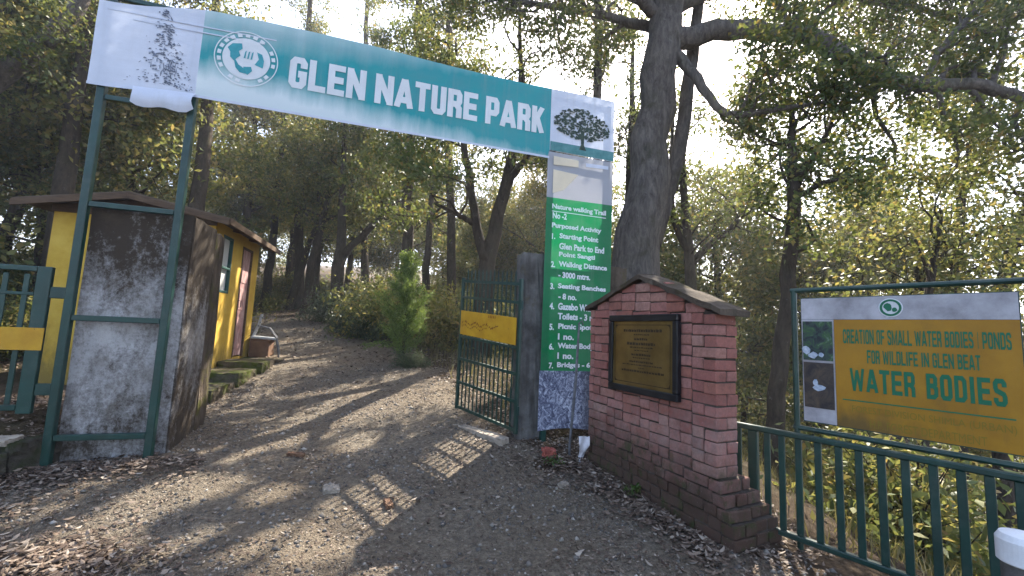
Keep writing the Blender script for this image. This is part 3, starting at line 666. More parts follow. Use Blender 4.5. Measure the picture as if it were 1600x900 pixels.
# ------------------------------------------------------------------ memorial brick wall with plaque
WL, WT = 1.57, .235; CH = .0865
wx, wy = 1.54, 3.20       # near right front corner; local x = 0 there, -WL at the far left
bw = empty('brick_wall', (wx, wy, 0), rz_of(AZ_C), 'pinkish red brick memorial wall with gabled cement coping', 'brick wall')
random.seed(11)
bmesh_cache = {}
def brick_mesh(L, D, Hh, k):
    key = (round(L, 3), round(D, 3), k)
    if key not in bmesh_cache:
        st = random.getstate(); random.seed(hash(key) % 1000)
        mb = MB().bbox((0, 0, 0), (L, D, Hh), random.uniform(.003, .008))
        mb.v = [(x+random.uniform(-.004, .004), y+random.uniform(-.003, .003), z+random.uniform(-.0035, .0035)) for x, y, z in mb.v]
        bmesh_cache[key] = mb.mesh('brick', MAT['brick']); random.setstate(st)
    return bmesh_cache[key]
def put_brick(x0, x1, y0, y1, z):
    L = x1-x0-.008; D = y1-y0; o = link('brick', brick_mesh(L, D, CH-.009, random.randrange(4)), bw)
    o.location = ((x0+x1)/2+random.uniform(-.0015, .0015), (y0+y1)/2+random.uniform(-.007, .005), z+CH/2)
    o.rotation_euler = (random.uniform(-.012, .012), random.uniform(-.008, .008), random.uniform(-.012, .012)); return o
ROWS = 21; ZB = -.105
PLQ = (-1.195, -.325, 1.005, 1.715)       # plaque x0,x1,z0,z1
def row_tilt(x): return -.075*(x/WL)       # the courses dip slightly towards the near corner
for r in range(ROWS):
    z = ZB+r*CH; ext = .14*smooth(.62, .05, z); ext = round(float(ext)/.035)*.035
    xr = ext; kind = r % 2; x = xr; segs = []
    if kind == 0: segs.append((x-.115, x)); x -= .115                      # header at the corner
    while x > -WL+.02:
        L = random.choice((.23, .23, .115, .115)) if r > 2 else .23
        if x-L < -WL+.06: L = x+WL
        if L > .26: L = .23 if x-.23 > -WL+.05 else L/2
        segs.append((x-L, x)); x -= L
    for i, (a, b) in enumerate(segs):
        zz = z+row_tilt((a+b)/2)
        if a > PLQ[0]+.05 and b < PLQ[1]-.05 and zz > PLQ[2]+.06 and zz+CH < PLQ[3]-.02: continue
        gzz = gz(wx+math.sin(AZ_C)*(a+b)/2, wy+math.cos(AZ_C)*(a+b)/2)
        if zz+CH < gzz-.06: continue
        deep = .115 if (b-a) > .16 else WT
        put_brick(a, b, 0, .225 if (i == 0 and kind == 0) else .112, zz)
        if i == 0 and kind == 1: put_brick(a, b, .1225, WT, zz)
    dex = .30*smooth(.66, .0, z)
    if dex > .05:       # stepped toe of the wall behind the near corner
        zz = z; n_ = 1 if dex < .16 else 2
        for q in range(n_): put_brick(ext-.23, ext-random.uniform(0, .02), WT+.012+q*dex/n_, WT+.012+(q+1)*dex/n_-.012, zz)
TOPZ = ZB+ROWS*CH
g0 = TOPZ
PK = 2.06
for r in range(4):      # gable courses
    z = TOPZ+r*CH; half = (WL/2)*(1-(z+CH*.55-TOPZ)/(PK-TOPZ))
    if half < .1: break
    c = -WL/2; n_ = max(2, round(2*half/.20)); xs = [c-half+2*half*i/n_ for i in range(n_+1)]
    for i in range(n_):
        put_brick(xs[i], xs[i+1], 0, .112, z+row_tilt((xs[i]+xs[i+1])/2))
mt = MB()
mt.prism([(-WL+.012, .012, -.35), (-.012, .012, -.35), (-.012, .012, TOPZ-.01), (-WL/2, .012, PK-.02), (-WL+.012, .012, TOPZ+.055)], (0, WT-.024, 0))
mt.build('mortar_core', MAT['mortar'], bw)
mt = MB()
for r in range(9):
    z = ZB+r*CH; e = round(float(.14*smooth(.62, .05, z))/.035)*.035-.012; d_ = float(.30*smooth(.66, 0, z))-.03
    mt.box((e/2-.115, WT/2+d_/2, z+CH/2), (e+.20, WT+d_-.02, CH))
mt.build('toe_mortar', MAT['mortar'], bw)
# coping: two sloping rough cement slabs
def coping(xa, za, xb, zb_, th):
    mb = MB(); n = 10; P = []
    for i in range(n+1):
        t = i/n; x = xa+(xb-xa)*t; z = za+(zb_-za)*t + random.uniform(-.006, .006)
        for yy, dz in ((-.045, 0), (-.045, th), (.5*WT, th+.012), (WT+.05, th), (WT+.05, 0)):
            P.append((x, yy+random.uniform(-.006, .006), z+dz+random.uniform(-.005, .005)))
    mb.add(P, [(i*5+j, i*5+(j+1) % 5, (i+1)*5+(j+1) % 5, (i+1)*5+j) for i in range(n) for j in range(5)]+[tuple(range(5)), tuple(n*5+k for k in range(5))])
    return mb
coping(-WL/2, PK-.012, .07, TOPZ-.015, .045).build('coping_slab', MAT['slab'], bw)
coping(-WL-.05, TOPZ+.06, -WL/2-.002, PK-.012, .04).build('coping_slab', MAT['slab'], bw)
pq = empty('plaque', (wx, wy, 0), rz_of(AZ_C), 'engraved brass plaque in a black frame on the brick wall', 'plaque')
a, b, c, d = PLQ
for nm, cx, cz, dx, dz in (('frame', (a+b)/2, d-.03, b-a, .06), ('frame', (a+b)/2, c+.03, b-a, .06), ('frame', a+.028, (c+d)/2, .056, d-c-.124), ('frame', b-.028, (c+d)/2, .056, d-c-.124)):
    MB().bbox((cx, -.028, cz), (dx, .05, dz), .006).build(nm, MAT['black'], pq)
bp = MB().box(((a+b)/2, -.02, (c+d)/2), (b-a-.11, .03, d-c-.12)).build('brass_plate', MAT['brass'], pq)
bo = MB(); xa, xb, za, zb2 = a+.085, b-.085, c+.09, d-.09; Y_ = -.0375
for q in ((xa, xb, zb2-.006, zb2), (xa, xb, za, za+.006)): bo.poly([(q[0], Y_, q[2]), (q[1], Y_, q[2]), (q[1], Y_, q[3]), (q[0], Y_, q[3])])
for q in ((xa, xa+.006), (xb-.006, xb)): bo.poly([(q[0], Y_, za+.0065), (q[1], Y_, za+.0065), (q[1], Y_, zb2-.0065), (q[0], Y_, zb2-.0065)])
for cx, sx in ((xa, 1), (xb, -1)):
    for cz, sz in ((za, 1), (zb2, -1)): bo.poly([(cx+sx*.007, Y_, cz+sz*.007), (cx+sx*.04, Y_, cz+sz*.007), (cx+sx*.014, Y_, cz+sz*.016), (cx+sx*.007, Y_, cz+sz*.04)])
bo.build('engraved_border', MAT['engrave'], bp, fix=False)
eng = MB(); mid = (a+b)/2
for fz, wd, hh in ((.90, .46, .026), (.83, .18, .012), (.755, .17, .022), (.675, .36, .026), (.61, .28, .012), (.56, .16, .011), (.49, .24, .02), (.435, .20, .012), (.37, .29, .018), (.315, .48, .011), (.265, .06, .009), (.21, .50, .02)):
    z = za+(zb2-za)*fz; x = mid-wd/2
    while x < mid+wd/2:
        w = random.uniform(.012, .035)
        eng.poly([(x, Y_, z-hh/2), (x+w, Y_, z-hh/2), (x+w, Y_, z+hh/2*random.uniform(.4, 1)), (x+w*.5, Y_, z+hh/2*random.uniform(.1, 1)), (x, Y_, z+hh/2)]); x += w+.007
tag(eng.build('engraved_lines', MAT['engrave'], bp, fix=False), kind='stuff')
# ------------------------------------------------------------------ railing and yellow notice board
rl = empty('railing', (2.12, 3.20, 0), rz_of(AZ_D), 'dark green steel railing of upright flat bars along the drop', 'railing')
RB = [.41, .20, .10, -.01, -.13, -.25, -.36, -.475, -.59, -.715, -.83, -.94, -1.05, -1.17, -1.29, -1.41, -1.53, -1.65]
MB().bbox((.70, 0, .845), (2.36, .05, .04), .008).build('top_rail', MAT['green'], rl)
MB().bbox((.70, 0, .135), (2.36, .05, .04), .008).build('bottom_rail', MAT['green'], rl)
bar_me = MB().bbox((0, 0, .49), (.042, .022, .668), .004).mesh('bar', MAT['green'])
for s in RB: o = link('bar', bar_me, rl); o.location = (-s, 0, 0)
for s in (.30, -1.75):
    MB().bbox((-s, .0, .28), (.07, .045, 1.088), .006).build('post', MAT['green'], rl)
nb = empty('notice_board', (2.12+.06*.795, 3.20+.06*.606, 0), rz_of(AZ_D), 'yellow WATER BODIES notice board in a green pipe frame above the railing', 'sign')
sc2 = 1.022; zc = lambda z: 1.5+(z-1.5)*sc2
for x in (-.015, 1.13*sc2):
    MB().tube([(x, 0, -.35), (x, 0, zc(1.91))], .02, 10).build('post', MAT['green'], nb)
for z in (1.905, .91): MB().tube([(-.035, 0, zc(z)), (1.36*sc2, 0, zc(z))], .019, 10).build('frame_rail', MAT['green'], nb)
bx0, bx1 = .035*sc2, 1.075*sc2
def sheet(x0, x1, z0, z1, y, mat, nm, par, th=.004): return MB().box(((x0+x1)/2, y, (z0+z1)/2), (x1-x0, th, z1-z0)).build(nm, mat, par)
sheet(bx0, bx1, zc(.965), zc(1.845), -.018, MAT['green'], 'backing_sheet', nb, .006)
gh = sheet(bx0+.005, bx1-.005, zc(1.69), zc(1.84), -.024, MAT['sign_grey'], 'grey_header', nb)
yp = sheet(.235*sc2, bx1-.005, zc(.972), zc(1.688), -.024, MAT['sign_yellow'], 'yellow_panel', nb)
sheet(bx0+.005, .233*sc2, zc(.972), zc(1.688), -.024, MAT['sign_grey'], 'photo_strip', nb)
pa = sheet(bx0+.012, .225*sc2, zc(1.40), zc(1.675), -.028, MAT['pond_a'], 'pond_photo', nb, .003)
pb = sheet(bx0+.012, .225*sc2, zc(1.07), zc(1.385), -.028, MAT['pond_b'], 'pond_photo', nb, .003)
q = MB(); blob(q, .065, zc(1.47), -.031, .03, .035); blob(q, .11, zc(1.435), -.0315, .035, .028); blob(q, .16, zc(1.44), -.031, .02, .02); q.build('printed_rock', MAT['pond_white'], pa, fix=False)
q = MB(); blob(q, .14, zc(1.21), -.031, .05, .025); blob(q, .12, zc(1.245), -.0315, .018, .03); q.build('printed_splash', MAT['pond_white'], pb, fix=False)
YT = -.028
SLT = MAT['sign_letter']
block_text('CREATION OF SMALL WATER BODIES / PONDS', .285*sc2, 1.035*sc2, zc(1.528), zc(1.622), YT, SLT, nb, t=.17, slope=-.004)
block_text('FOR WILDLIFE IN GLEN BEAT', .41*sc2, .915*sc2, zc(1.402), zc(1.488), YT, SLT, nb, t=.17)
block_text('WATER BODIES', .315*sc2, 1.005*sc2, zc(1.215), zc(1.365), YT, SLT, nb, t=.19, gap=.1, space=.35)
MB().box((.65*sc2, YT+.002, zc(1.152)), (.76*sc2, .003, .008)).build('rule', MAT['sign_letter'], nb)
text('FOREST DIVISION SHIMLA (URBAN)', .32*sc2, 1.03*sc2, zc(1.065), zc(1.12), YT, MAT['sign_letter_faded'], nb, bold=.0)
text('H.P. FOREST DEPARTMENT', .41*sc2, .92*sc2, zc(.99), zc(1.04), YT, MAT['sign_letter_faded'], nb, bold=.0)
q = MB(); disc(q, .54*sc2, zc(1.765), YT, 0, .062, 32); e1 = q.build('emblem', MAT['print_white'], nb, fix=False)
q = MB(); disc(q, .54*sc2, zc(1.765), YT-.002, .042, .055, 32); blob(q, .54*sc2-.012, zc(1.77), YT-.002, .025, .03); blob(q, .54*sc2+.02, zc(1.752), YT-.002, .016, .02); q.build('emblem_ring', SLT, e1, fix=False)
# ------------------------------------------------------------------ hut
HS = 6.8/6.0
hp = at(326, 450, 6.8)
zs = lambda z: 1.5+(z-1.5)*HS
hut = empty('hut', (hp[0], hp[1], 0), rz_of(AZ_H), 'small yellow plastered hut with low brown gabled roof beside the track', 'hut')
HWd, HD = 2.12, 2.25; ZF, ZE = zs(.90), zs(2.93)
gnd = gz(hp[0], hp[1])
wl = MB(); T = .11
# front, back, left and right walls butt end to end
wl.box((-HWd/2, T/2, (ZF-.6+ZE)/2), (HWd, T, ZE-ZF+.6)); wl.box((-HWd/2, HD-T/2, (ZF-.6+ZE)/2), (HWd, T, ZE-ZF+.6))
wl.box((-HWd+T/2, HD/2, (ZF-.6+ZE)/2), (T, HD-2*T, ZE-ZF+.6))
wyA, wyB, wzA, wzB = .36, .80, zs(1.92), zs(2.79); dyA, dyB, dzB = 1.30, 1.88, zs(2.76)
for (ya, yb, za_, zb_) in ((T, wyA, ZF-.6, ZE), (wyA, wyB, ZF-.6, wzA), (wyA, wyB, wzB, ZE), (wyB, dyA, ZF-.6, ZE), (dyA, dyB, dzB, ZE), (dyB, HD-T, ZF-.6, ZE), (dyA, dyB, ZF-.6, ZF)):
    wl.box((-T/2, (ya+yb)/2, (za_+zb_)/2), (T, yb-ya, zb_-za_))
wl.prism([(-HWd, .0, ZE), (0, .0, ZE), (-HWd/2, .0, ZE+.20)], (0, T, 0)); wl.prism([(-HWd, HD-T, ZE), (0, HD-T, ZE), (-HWd/2, HD-T, ZE+.20)], (0, T, 0))
wl.build('wall', MAT['hut'], hut)
MB().prism([(-HWd-.02, -.006, ZE-.10), (.02, -.006, ZE-.10), (.02, -.006, ZE+.0), (-HWd/2, -.006, ZE+.20), (-HWd-.02, -.006, ZE+.0)], (0, -.02, 0)).build('gable_shade_board', MAT['wood'], hut)  # timber board whose dark tone also stands for the roof overhang's shadow
wi = MB().box((-.05, (wyA+wyB)/2, (wzA+wzB)/2), (.012, wyB-wyA-.08, wzB-wzA-.08)).build('window', MAT['glass'], hut)
for (yc, zc_, dy, dz) in (((wyA+wyB)/2, wzB-.02, wyB-wyA, .04), ((wyA+wyB)/2, wzA+.02, wyB-wyA, .04), ((wyA+wyB)/2, (wzA+wzB)/2-.06, wyB-wyA-.083, .035), (wyA+.02, (wzA+wzB)/2, .04, wzB-wzA-.082), (wyB-.02, (wzA+wzB)/2, .04, wzB-wzA-.082)):
    MB().bbox((-.022, yc, zc_), (.06, dy, dz), .004).build('window_frame', MAT['darkframe'], wi)
dr = MB().box((-.04, (dyA+dyB)/2, (ZF+dzB)/2), (.035, dyB-dyA-.10, dzB-ZF-.06)).build('door', MAT['door'], hut)
for z0_, z1_ in ((ZF+.15, ZF+.75), (ZF+.9, ZF+1.3), (ZF+1.42, dzB-.2)):
    MB().bbox((-.018, (dyA+dyB)/2, (z0_+z1_)/2), (.012, dyB-dyA-.26, z1_-z0_), .005).build('door_panel', MAT['door'], dr)
MB().tube([(-.01, dyA+.1, ZF+.95), (.03, dyA+.1, ZF+.95), (.03, dyA+.1, ZF+1.07), (-.01, dyA+.1, ZF+1.07)], .008, 6).build('handle', MAT['grey_metal'], dr)
for (yc, zc_, dy, dz) in ((dyA+.024, (ZF+dzB)/2, .048, dzB-ZF), (dyB-.024, (ZF+dzB)/2, .048, dzB-ZF), ((dyA+dyB)/2, dzB-.02, dyB-dyA-.1, .04)):
    MB().bbox((-.03, yc, zc_), (.075, dy, dz), .004).build('door_frame', MAT['wood'], dr)
RZ = ZE+.03; OH = .30; FO = .32
rf = MB()
def slab_roof(mb, xa, za_, xb, zb_, th, y0, y1):
    mb.add([(xa, y0, za_), (xb, y0, zb_), (xb, y1, zb_), (xa, y1, za_), (xa, y0, za_+th), (xb, y0, zb_+th), (xb, y1, zb_+th), (xa, y1, za_+th)], [(0, 1, 2, 3), (7, 6, 5, 4), (0, 4, 5, 1), (1, 5, 6, 2), (2, 6, 7, 3), (3, 7, 4, 0)])
slp = .205/(HWd/2)
slab_roof(rf, -HWd/2, ZE+.225, OH, ZE+.225-slp*(HWd/2+OH), .022, -FO, HD+.35)
slab_roof(rf, -HWd-OH, ZE+.225-slp*(HWd/2+OH), -HWd/2-.002, ZE+.225, .022, -FO, HD+.35)
roof = rf.build('roof', MAT['tin'], hut)
fb = MB(); slab_roof(fb, -HWd/2, ZE+.13, OH, ZE+.13-slp*(HWd/2+OH), .092, -FO-.025, -FO-.002); fb.build('barge_board', MAT['wood'], roof)
fb = MB(); slab_roof(fb, -HWd-OH, ZE+.13-slp*(HWd/2+OH), -HWd/2-.002, ZE+.13, .092, -FO-.025, -FO-.002); fb.build('barge_board', MAT['wood'], roof)
MB().bbox((OH+.014, HD/2, ZE+.225-slp*(HWd/2+OH)-.03), (.024, HD+.66, .10), .004).build('eave_board', MAT['wood'], roof)
for k in range(4):
    y = -.2+k*(HD+.3)/3
    MB().bbox((.16, y, ZE+.225-slp*(HWd/2+.16)-.036), (.26, .05, .06), .004, Matrix.Rotation(slp, 3, 'Y')).build('rafter', MAT['wood'], roof)
# mossy plinth blocks and steps along the hut wall
plz = empty('plinth', (hp[0], hp[1], 0), rz_of(AZ_H), 'mossy stone plinth and steps below the yellow hut wall', 'steps')
def lw(x, y):      # hut local -> world xy
    a_ = rz_of(AZ_H); return hp[0]+x*math.cos(a_)-y*math.sin(a_), hp[1]+x*math.sin(a_)+y*math.cos(a_)
random.seed(5)
def stone(x0, x1, y0, y1, ztop, nm):
    g_ = min(gz(*lw(x0, y0)), gz(*lw(x1, y0)), gz(*lw(x1, y1)))-.2
    mb = rough_block((x0+x1)/2, (y0+y1)/2, g_, x1-x0, y1-y0, ztop, amp=.011); mb.build(nm, MAT['moss'], plz)
stone(.005, .72, .62, 1.45, ZF-.02, 'landing'); stone(.005, .78, 1.462, 2.95, ZF-.035, 'landing')
stone(.005, .66, -.30, .608, ZF-.12, 'step'); stone(.0, .62, -1.15, -.312, ZF-.25, 'step')
# ------------------------------------------------------------------ discarded chair and box by the hut
cx_, cy_ = lw(.24, 2.25); zt = ZF-.035
bxo = empty('storage_box', (cx_, cy_, zt), rz_of(AZ_H), 'rusty brown box on the mossy plinth by the hut door', 'box')
MB().bbox((0, 0, .17), (.36, .42, .34), .012).build('body', MAT['box_brown'], bxo)
MB().bbox((0, 0, .352), (.38, .44, .02), .004).build('rim', MAT['box_brown'], bxo)
ch = empty('broken_chair', (cx_, cy_, zt+.362), rz_of(AZ_H)+.2, 'broken grey slatted chair dumped on the brown box beside the hut', 'chair')
MB().bbox((.02, 0, .03), (.46, .42, .05), .012, Matrix.Rotation(.06, 3, 'Y')).build('seat', MAT['grey_wood'], ch)
for y in (-.18, .18):
    MB().tube([(-.18, y, .05), (-.10, y, .30), (-.06, y*.9, .52)], .018, 7).build('back_post', MAT['grey_wood'], ch)
    MB().tube([(.24, y, .06), (.30, y, -.18), (.33, y*1.05, -.36)], .02, 7).build('leg', MAT['grey_metal'], ch)
for k in range(4): MB().tube([(-.13+k*.03, -.17, .16+k*.095), (-.13+k*.03, .17, .16+k*.095)], .014, 6).build('back_slat', MAT['grey_metal'], ch)
for y in (-.2, .2): MB().tube([(-.10, y, .28), (.10, y, .24), (.26, y, .04)], .015, 6).build('arm_rest', MAT['grey_metal'], ch)
# ------------------------------------------------------------------ kerb at the left border
kb = empty('kerb', (-3.86, 3.9, 0), 0, 'low dark mossy kerb stones under the side gate', 'kerb')
random.seed(9)
for k in range(4):
    y0 = 3.92-k*.42; xk = -3.90-.16*(4.0-(y0-.2))
    mb = rough_block(0, 0, gz(-3.5, y0-.2)-.15, .16, .405, gz(-3.5, y0-.2)+.235+random.uniform(-.01, .01), amp=.012)
    o = mb.build('kerb_stone', MAT['kerb'], kb); o.location = (xk+3.86, y0-.2-3.9, 0); o.rotation_euler = (0, 0, -.16)
sl_ = empty('paving_slab', (-4.15, 3.55, gz(-4.2, 3.55)), .3, 'loose pale slab lying on the bank behind the kerb', 'slab')
rough_block(0, 0, .0, .34, .2, .045, amp=.006).build('slab_body', MAT['stone'], sl_)
# ------------------------------------------------------------------ white topped guard post, lower right corner
wpx, wpy = 2.335, 2.0
gp_ = empty('guard_post', (wpx, wpy, 0), .2, 'white painted guard post cut off by the lower right corner', 'post')
MB().tube([(0, 0, -.4), (0, 0, .575)], .082, 20).build('shaft', MAT['post_concrete'], gp_)
MB().tube([(0, 0, .577), (0, 0, .582), (.0, 0, .675), (0, 0, .70), (0, 0, .712)], [.088, .094, .094, .08, .03], 36).build('white_cap', MAT['white_paint'], gp_, shade=False)
# ------------------------------------------------------------------ stake with torn plastic in front of the trail banner
p0 = (0.80, 4.62); zg = gz(*p0)
stk = empty('stake', (p0[0], p0[1], zg), 0, 'thin grey pipe leaning against the lower trail banner', 'pipe')
top = at(905, 505, 4.86); bt = at(890, 695, 4.70)
off = np.array([p0[0], p0[1], zg])
MB().tube([tuple(np.array([bt[0], bt[1], gz(bt[0], bt[1])-.05])-off), tuple(bt-off), tuple((top+bt)/2-off+np.array([.012, 0, 0])), tuple(top-off)], [.013, .014, .016, .012], 8).build('pipe', MAT['grey_metal'], stk)
MB().tube([tuple(top-off), tuple(top-off+np.array([.03, 0, .03])), tuple(top-off+np.array([.045, 0, -.02]))], .01, 6).build('hook', MAT['grey_metal'], stk)
rag_ = empty('plastic_rag', (p0[0]+.0, p0[1]-.05, gz(p0[0], p0[1]-.05)), 0, 'crumpled pale plastic scrap hanging by the pipe at the wall foot', 'plastic scrap')
random.seed(21)
mb = MB(); P = []
for i in range(9):
    t = i/8; z = .27*(1-t); w = (.055 if t < .3 else .055*(1-t)+.012); xc = .015-.05*t*t
    for j in range(6):
        u = j/5*2-1; P.append((xc+u*w, -.02+.02*math.sin(u*4+i*.8)+.015*math.cos(i*1.1), z+.012*random.uniform(-1, 1)))
mb.add(P, [(i*6+j, (i+1)*6+j, (i+1)*6+j+1, i*6+j+1) for i in range(8) for j in range(5)])
mb.build('scrap', MAT['plastic'], rag_, shade=True)
# ------------------------------------------------------------------ vegetation
LEAFDIR = np.array([0, 0, -.25])
def leaf_mesh(name, C, length, width, mat, rng, spread=.35, up=.35, dirs=None):
    """one folded leaf-shaped quad per centre"""
    n = len(C); d = rng.normal(size=(n, 3)) if dirs is None else dirs+rng.normal(size=(n, 3))*.45
    d[:, 2] -= .25*0; d /= np.linalg.norm(d, axis=1)[:, None]
    nr = rng.normal(size=(n, 3)); nr[:, 2] += up*2; w = np.cross(d, nr); w /= np.linalg.norm(w, axis=1)[:, None]+1e-9
    nn = np.cross(w, d)
    L = (length*rng.uniform(.65, 1.25, n))[:, None]; W = (width*rng.uniform(.7, 1.25, n))[:, None]
    V_ = np.empty((n, 4, 3)); V_[:, 0] = C-d*L*.5; V_[:, 2] = C+d*L*.5
    V_[:, 1] = C+w*W*.5+nn*W*.22-d*L*.06; V_[:, 3] = C-w*W*.5+nn*W*.22-d*L*.06
    return np_mesh(name, V_.reshape(-1, 3), np.arange(4*n).reshape(n, 4), mat)
def wander(p, d, L, n, rng, wob=.25, lift=0.0):
    pts = [p.copy()]; d = d/np.linalg.norm(d)
    for i in range(n):
        d = d+rng.normal(size=3)*wob/ math.sqrt(n)*1.6+np.array([0, 0, lift/n]); d /= np.linalg.norm(d); p = p+d*L/n; pts.append(p.copy())
    return pts, d
def resample(pts, n):
    P = np.array([q[:3] for q in pts], float); Rr = np.array([q[3] for q in pts], float)
    t = np.concatenate([[0], np.cumsum(np.linalg.norm(np.diff(P, axis=0), axis=1))]); u = np.linspace(0, t[-1], n)
    # Catmull-like smoothing through dense linear interpolation
    out = np.stack([np.interp(u, t, P[:, k]) for k in range(3)], 1); r = np.interp(u, t, Rr)
    for _ in range(2): out[1:-1] = .25*out[:-2]+.5*out[1:-1]+.25*out[2:]
    return out, r
def foliage(branches, rng, spec):
    """branches: list of (points, radii, t0). Returns branch MB and leaf centres"""
    mb = MB(); C = []
    for pts, rad, t0, nsub in branches:
        n = len(pts)
        for k in range(nsub):
            t = t0+(1-t0)*(k+rng.random())/nsub; i = min(int(t*(n-1)), n-2); f = t*(n-1)-i
            p = pts[i]*(1-f)+pts[i+1]*f; tg = pts[i+1]-pts[i]; tg /= np.linalg.norm(tg)+1e-9
            o = rng.normal(size=3); o -= tg*o.dot(tg); o /= np.linalg.norm(o)
            d = o*.9+tg*.55+np.array([0, 0, spec.get('lift', .15)]); L = spec['L1']*rng.uniform(.55, 1.25)
            r0 = min(float(rad[i])*.5, spec['r1']); bp_, d2 = wander(p, d, L, 5, rng, .5, .2)
            mb.tube(bp_, np.linspace(r0, r0*.3, 6), 5, False)
            for q in range(spec['n2']):
                j = 1+int(rng.integers(1, 5)); tg2 = bp_[j]-bp_[j-1]; d3 = tg2/np.linalg.norm(tg2)*.6+rng.normal(size=3)*.65
                tp, _ = wander(bp_[j], d3, spec['L2']*rng.uniform(.5, 1.3), 4, rng, .5, .15)
                mb.tube(tp, np.linspace(r0*.32, .0025, 5), 3, False)
                tp = np.array(tp); nl = int(spec['nl']*rng.uniform(.5, 1.5))
                ii = rng.uniform(.8, 4, nl); a0 = np.minimum(ii.astype(int), 3); fr = (ii-a0)[:, None]
                C.append(tp[a0]*(1-fr)+tp[a0+1]*fr+rng.normal(size=(nl, 3))*spec['sig']*np.array([1, 1, .7]))
    return mb, (np.concatenate(C) if C else np.zeros((0, 3)))
def tree(name, label, stems, spec, seed, cat='tree', group=None, bark='bark', leafm='leaf_oak', ll=.10, lwid=.05, trunk_seg=12, generic=False):
    """stems: list of dict(pts=[(x,y,z,r)...], t0, nsub, part). The first is the trunk."""
    rng = np.random.default_rng(seed); random.seed(seed)
    b = stems[0]['pts'][0]; base = np.array([b[0], b[1], gz(b[0], b[1])]); root = empty(name, tuple(base), 0, label, cat, group)
    br = []
    for k, st in enumerate(stems):
        P, r = resample(st['pts'], st.get('n', 14)); P = P-base
        w = rng.normal(size=P.shape)*r[:, None]*.16; w[0] = 0; P = P+w
        if st.get('hidden') is None:
            MB().tube([tuple(q) for q in P], list(r), trunk_seg if k == 0 else 9, True, .07).build('trunk' if k == 0 else st.get('part', 'limb'), MAT[bark], root, fix=False, shade=True)
        br.append((P, r, st.get('t0', .4), st.get('nsub', 8)))
    mb, C = foliage(br, rng, spec)
    if not generic: C = C[shaded(C+base)]
    for (P, r, t0_, n_), st in zip(br, stems):
        if st.get('bare'):          # keep the limb itself clear of leaves
            far = np.full(len(C), True)
            for q in P[:int(len(P)*st['bare'])]: far &= ~((np.hypot(C[:, 0]-q[0], C[:, 2]-q[2]) < .27) & (np.abs(C[:, 1]-q[1]+.5) < 1.3))
            C = C[far]
    crown = link('crown', leaf_mesh('crown', C, ll, lwid, MAT[leafm], rng), root)
    if mb.v: tag(mb.build('branches', MAT[bark], root, fix=False, shade=True), kind='stuff')
    return root
TW = .78/2/F
def W(px, py, Y, wpx): p = at(px, py, Y); return (p[0], p[1], p[2], wpx*Y*TW)
def base_pt(px, py, Y, wpx):
    p = at(px, py, Y); return (p[0], p[1], gz(p[0], p[1])-.3, wpx*Y*TW)
def up_pt(P, dx, dy, dz, r): return (P[0]+dx, P[1]+dy, P[2]+dz, r)
OAK = dict(L1=1.35, r1=.05, n2=6, L2=.78, nl=72, sig=.18)
# gaps in the canopy: openings along the sun's direction, wide enough to let the sun reach these places
SD = np.array(sdir)
def land(P):
    P = np.asarray(P, float).reshape(-1, 3); Q = P.copy()
    z = np.full(len(P), .3)
    for _ in range(2):
        Q = P-SD*((P[:, 2]-z)/SD[2])[:, None]; z = np.clip(ground(Q[:, 0], Q[:, 1]), -3, 4)
    return Q[:, :2]
def gpix(px, py):
    d_ = ray(px, py); t = 1.0
    q = CAMP+d_*((.1-EYE)/min(d_[2], -.02))
    for _ in range(8): q = .5*q+.5*(CAMP+d_*((gz(q[0], q[1])-EYE)/min(d_[2], -.02)))
    return q
GAPS = []
for px, py, r in ((520, 563, 1.0), (470, 585, .6), (450, 682, .3), (600, 772, .45), (650, 750, .4), (740, 708, .45), (520, 868, .36), (540, 825, .36), (400, 842, .25), (260, 772, .28), (340, 760, .2), (160, 830, .25), (110, 880, .3), (365, 705, .22), (480, 605, .4), (700, 612, .5), (765, 592, .6), (720, 725, .2), (450, 520, .7), (560, 540, .8), (500, 505, 1.0), (300, 850, .2), (430, 770, .2), (560, 690, .22), (450, 900, .25)):
    q = gpix(px, py); GAPS.append((q[0], q[1], r*(.92 if py > 620 else .95)))
for px, py, Y, r in ((630, 430, 9.0, .7), (625, 480, 9.0, .7), (625, 530, 9.0, .6), (385, 430, 8.2, .35), (375, 500, 8.0, .35), (352, 420, 7.3, .25), (345, 530, 7.1, .3), (905, 370, 5.25, .42), (880, 285, 5.25, .3), (900, 340, 5.25, .35), (315, 600, 4.8, .2), (410, 520, 9.2, .4), (400, 580, 8.6, .4), (130, 250, 3.8, .15)):
    q = land(at(px, py, Y))[0]; GAPS.append((q[0], q[1], r*.9))
SAZ = np.array([math.sin(SUN_AZ), math.cos(SUN_AZ)])
def shaded(P):
    Q = land(P); keep_ = np.ones(len(Q), bool)
    for gx, gy, r in GAPS:
        dx, dy = Q[:, 0]-gx, Q[:, 1]-gy; u = dx*SAZ[0]+dy*SAZ[1]; v = -dx*SAZ[1]+dy*SAZ[0]; keep_ &= (u/1.5)**2+v**2 > r*r
    return keep_
def gap_clear(x, y, z0, hgt, rad):
    Q = land([(x, y, z0+h) for h in np.linspace(.3, 1.0, 6)*hgt])
    return all(min((Q[:, 0]-gx)**2+(Q[:, 1]-gy)**2) > (rad*(2.0 if gy < 8.3 else 1)+r*.5)**2 for gx, gy, r in GAPS)
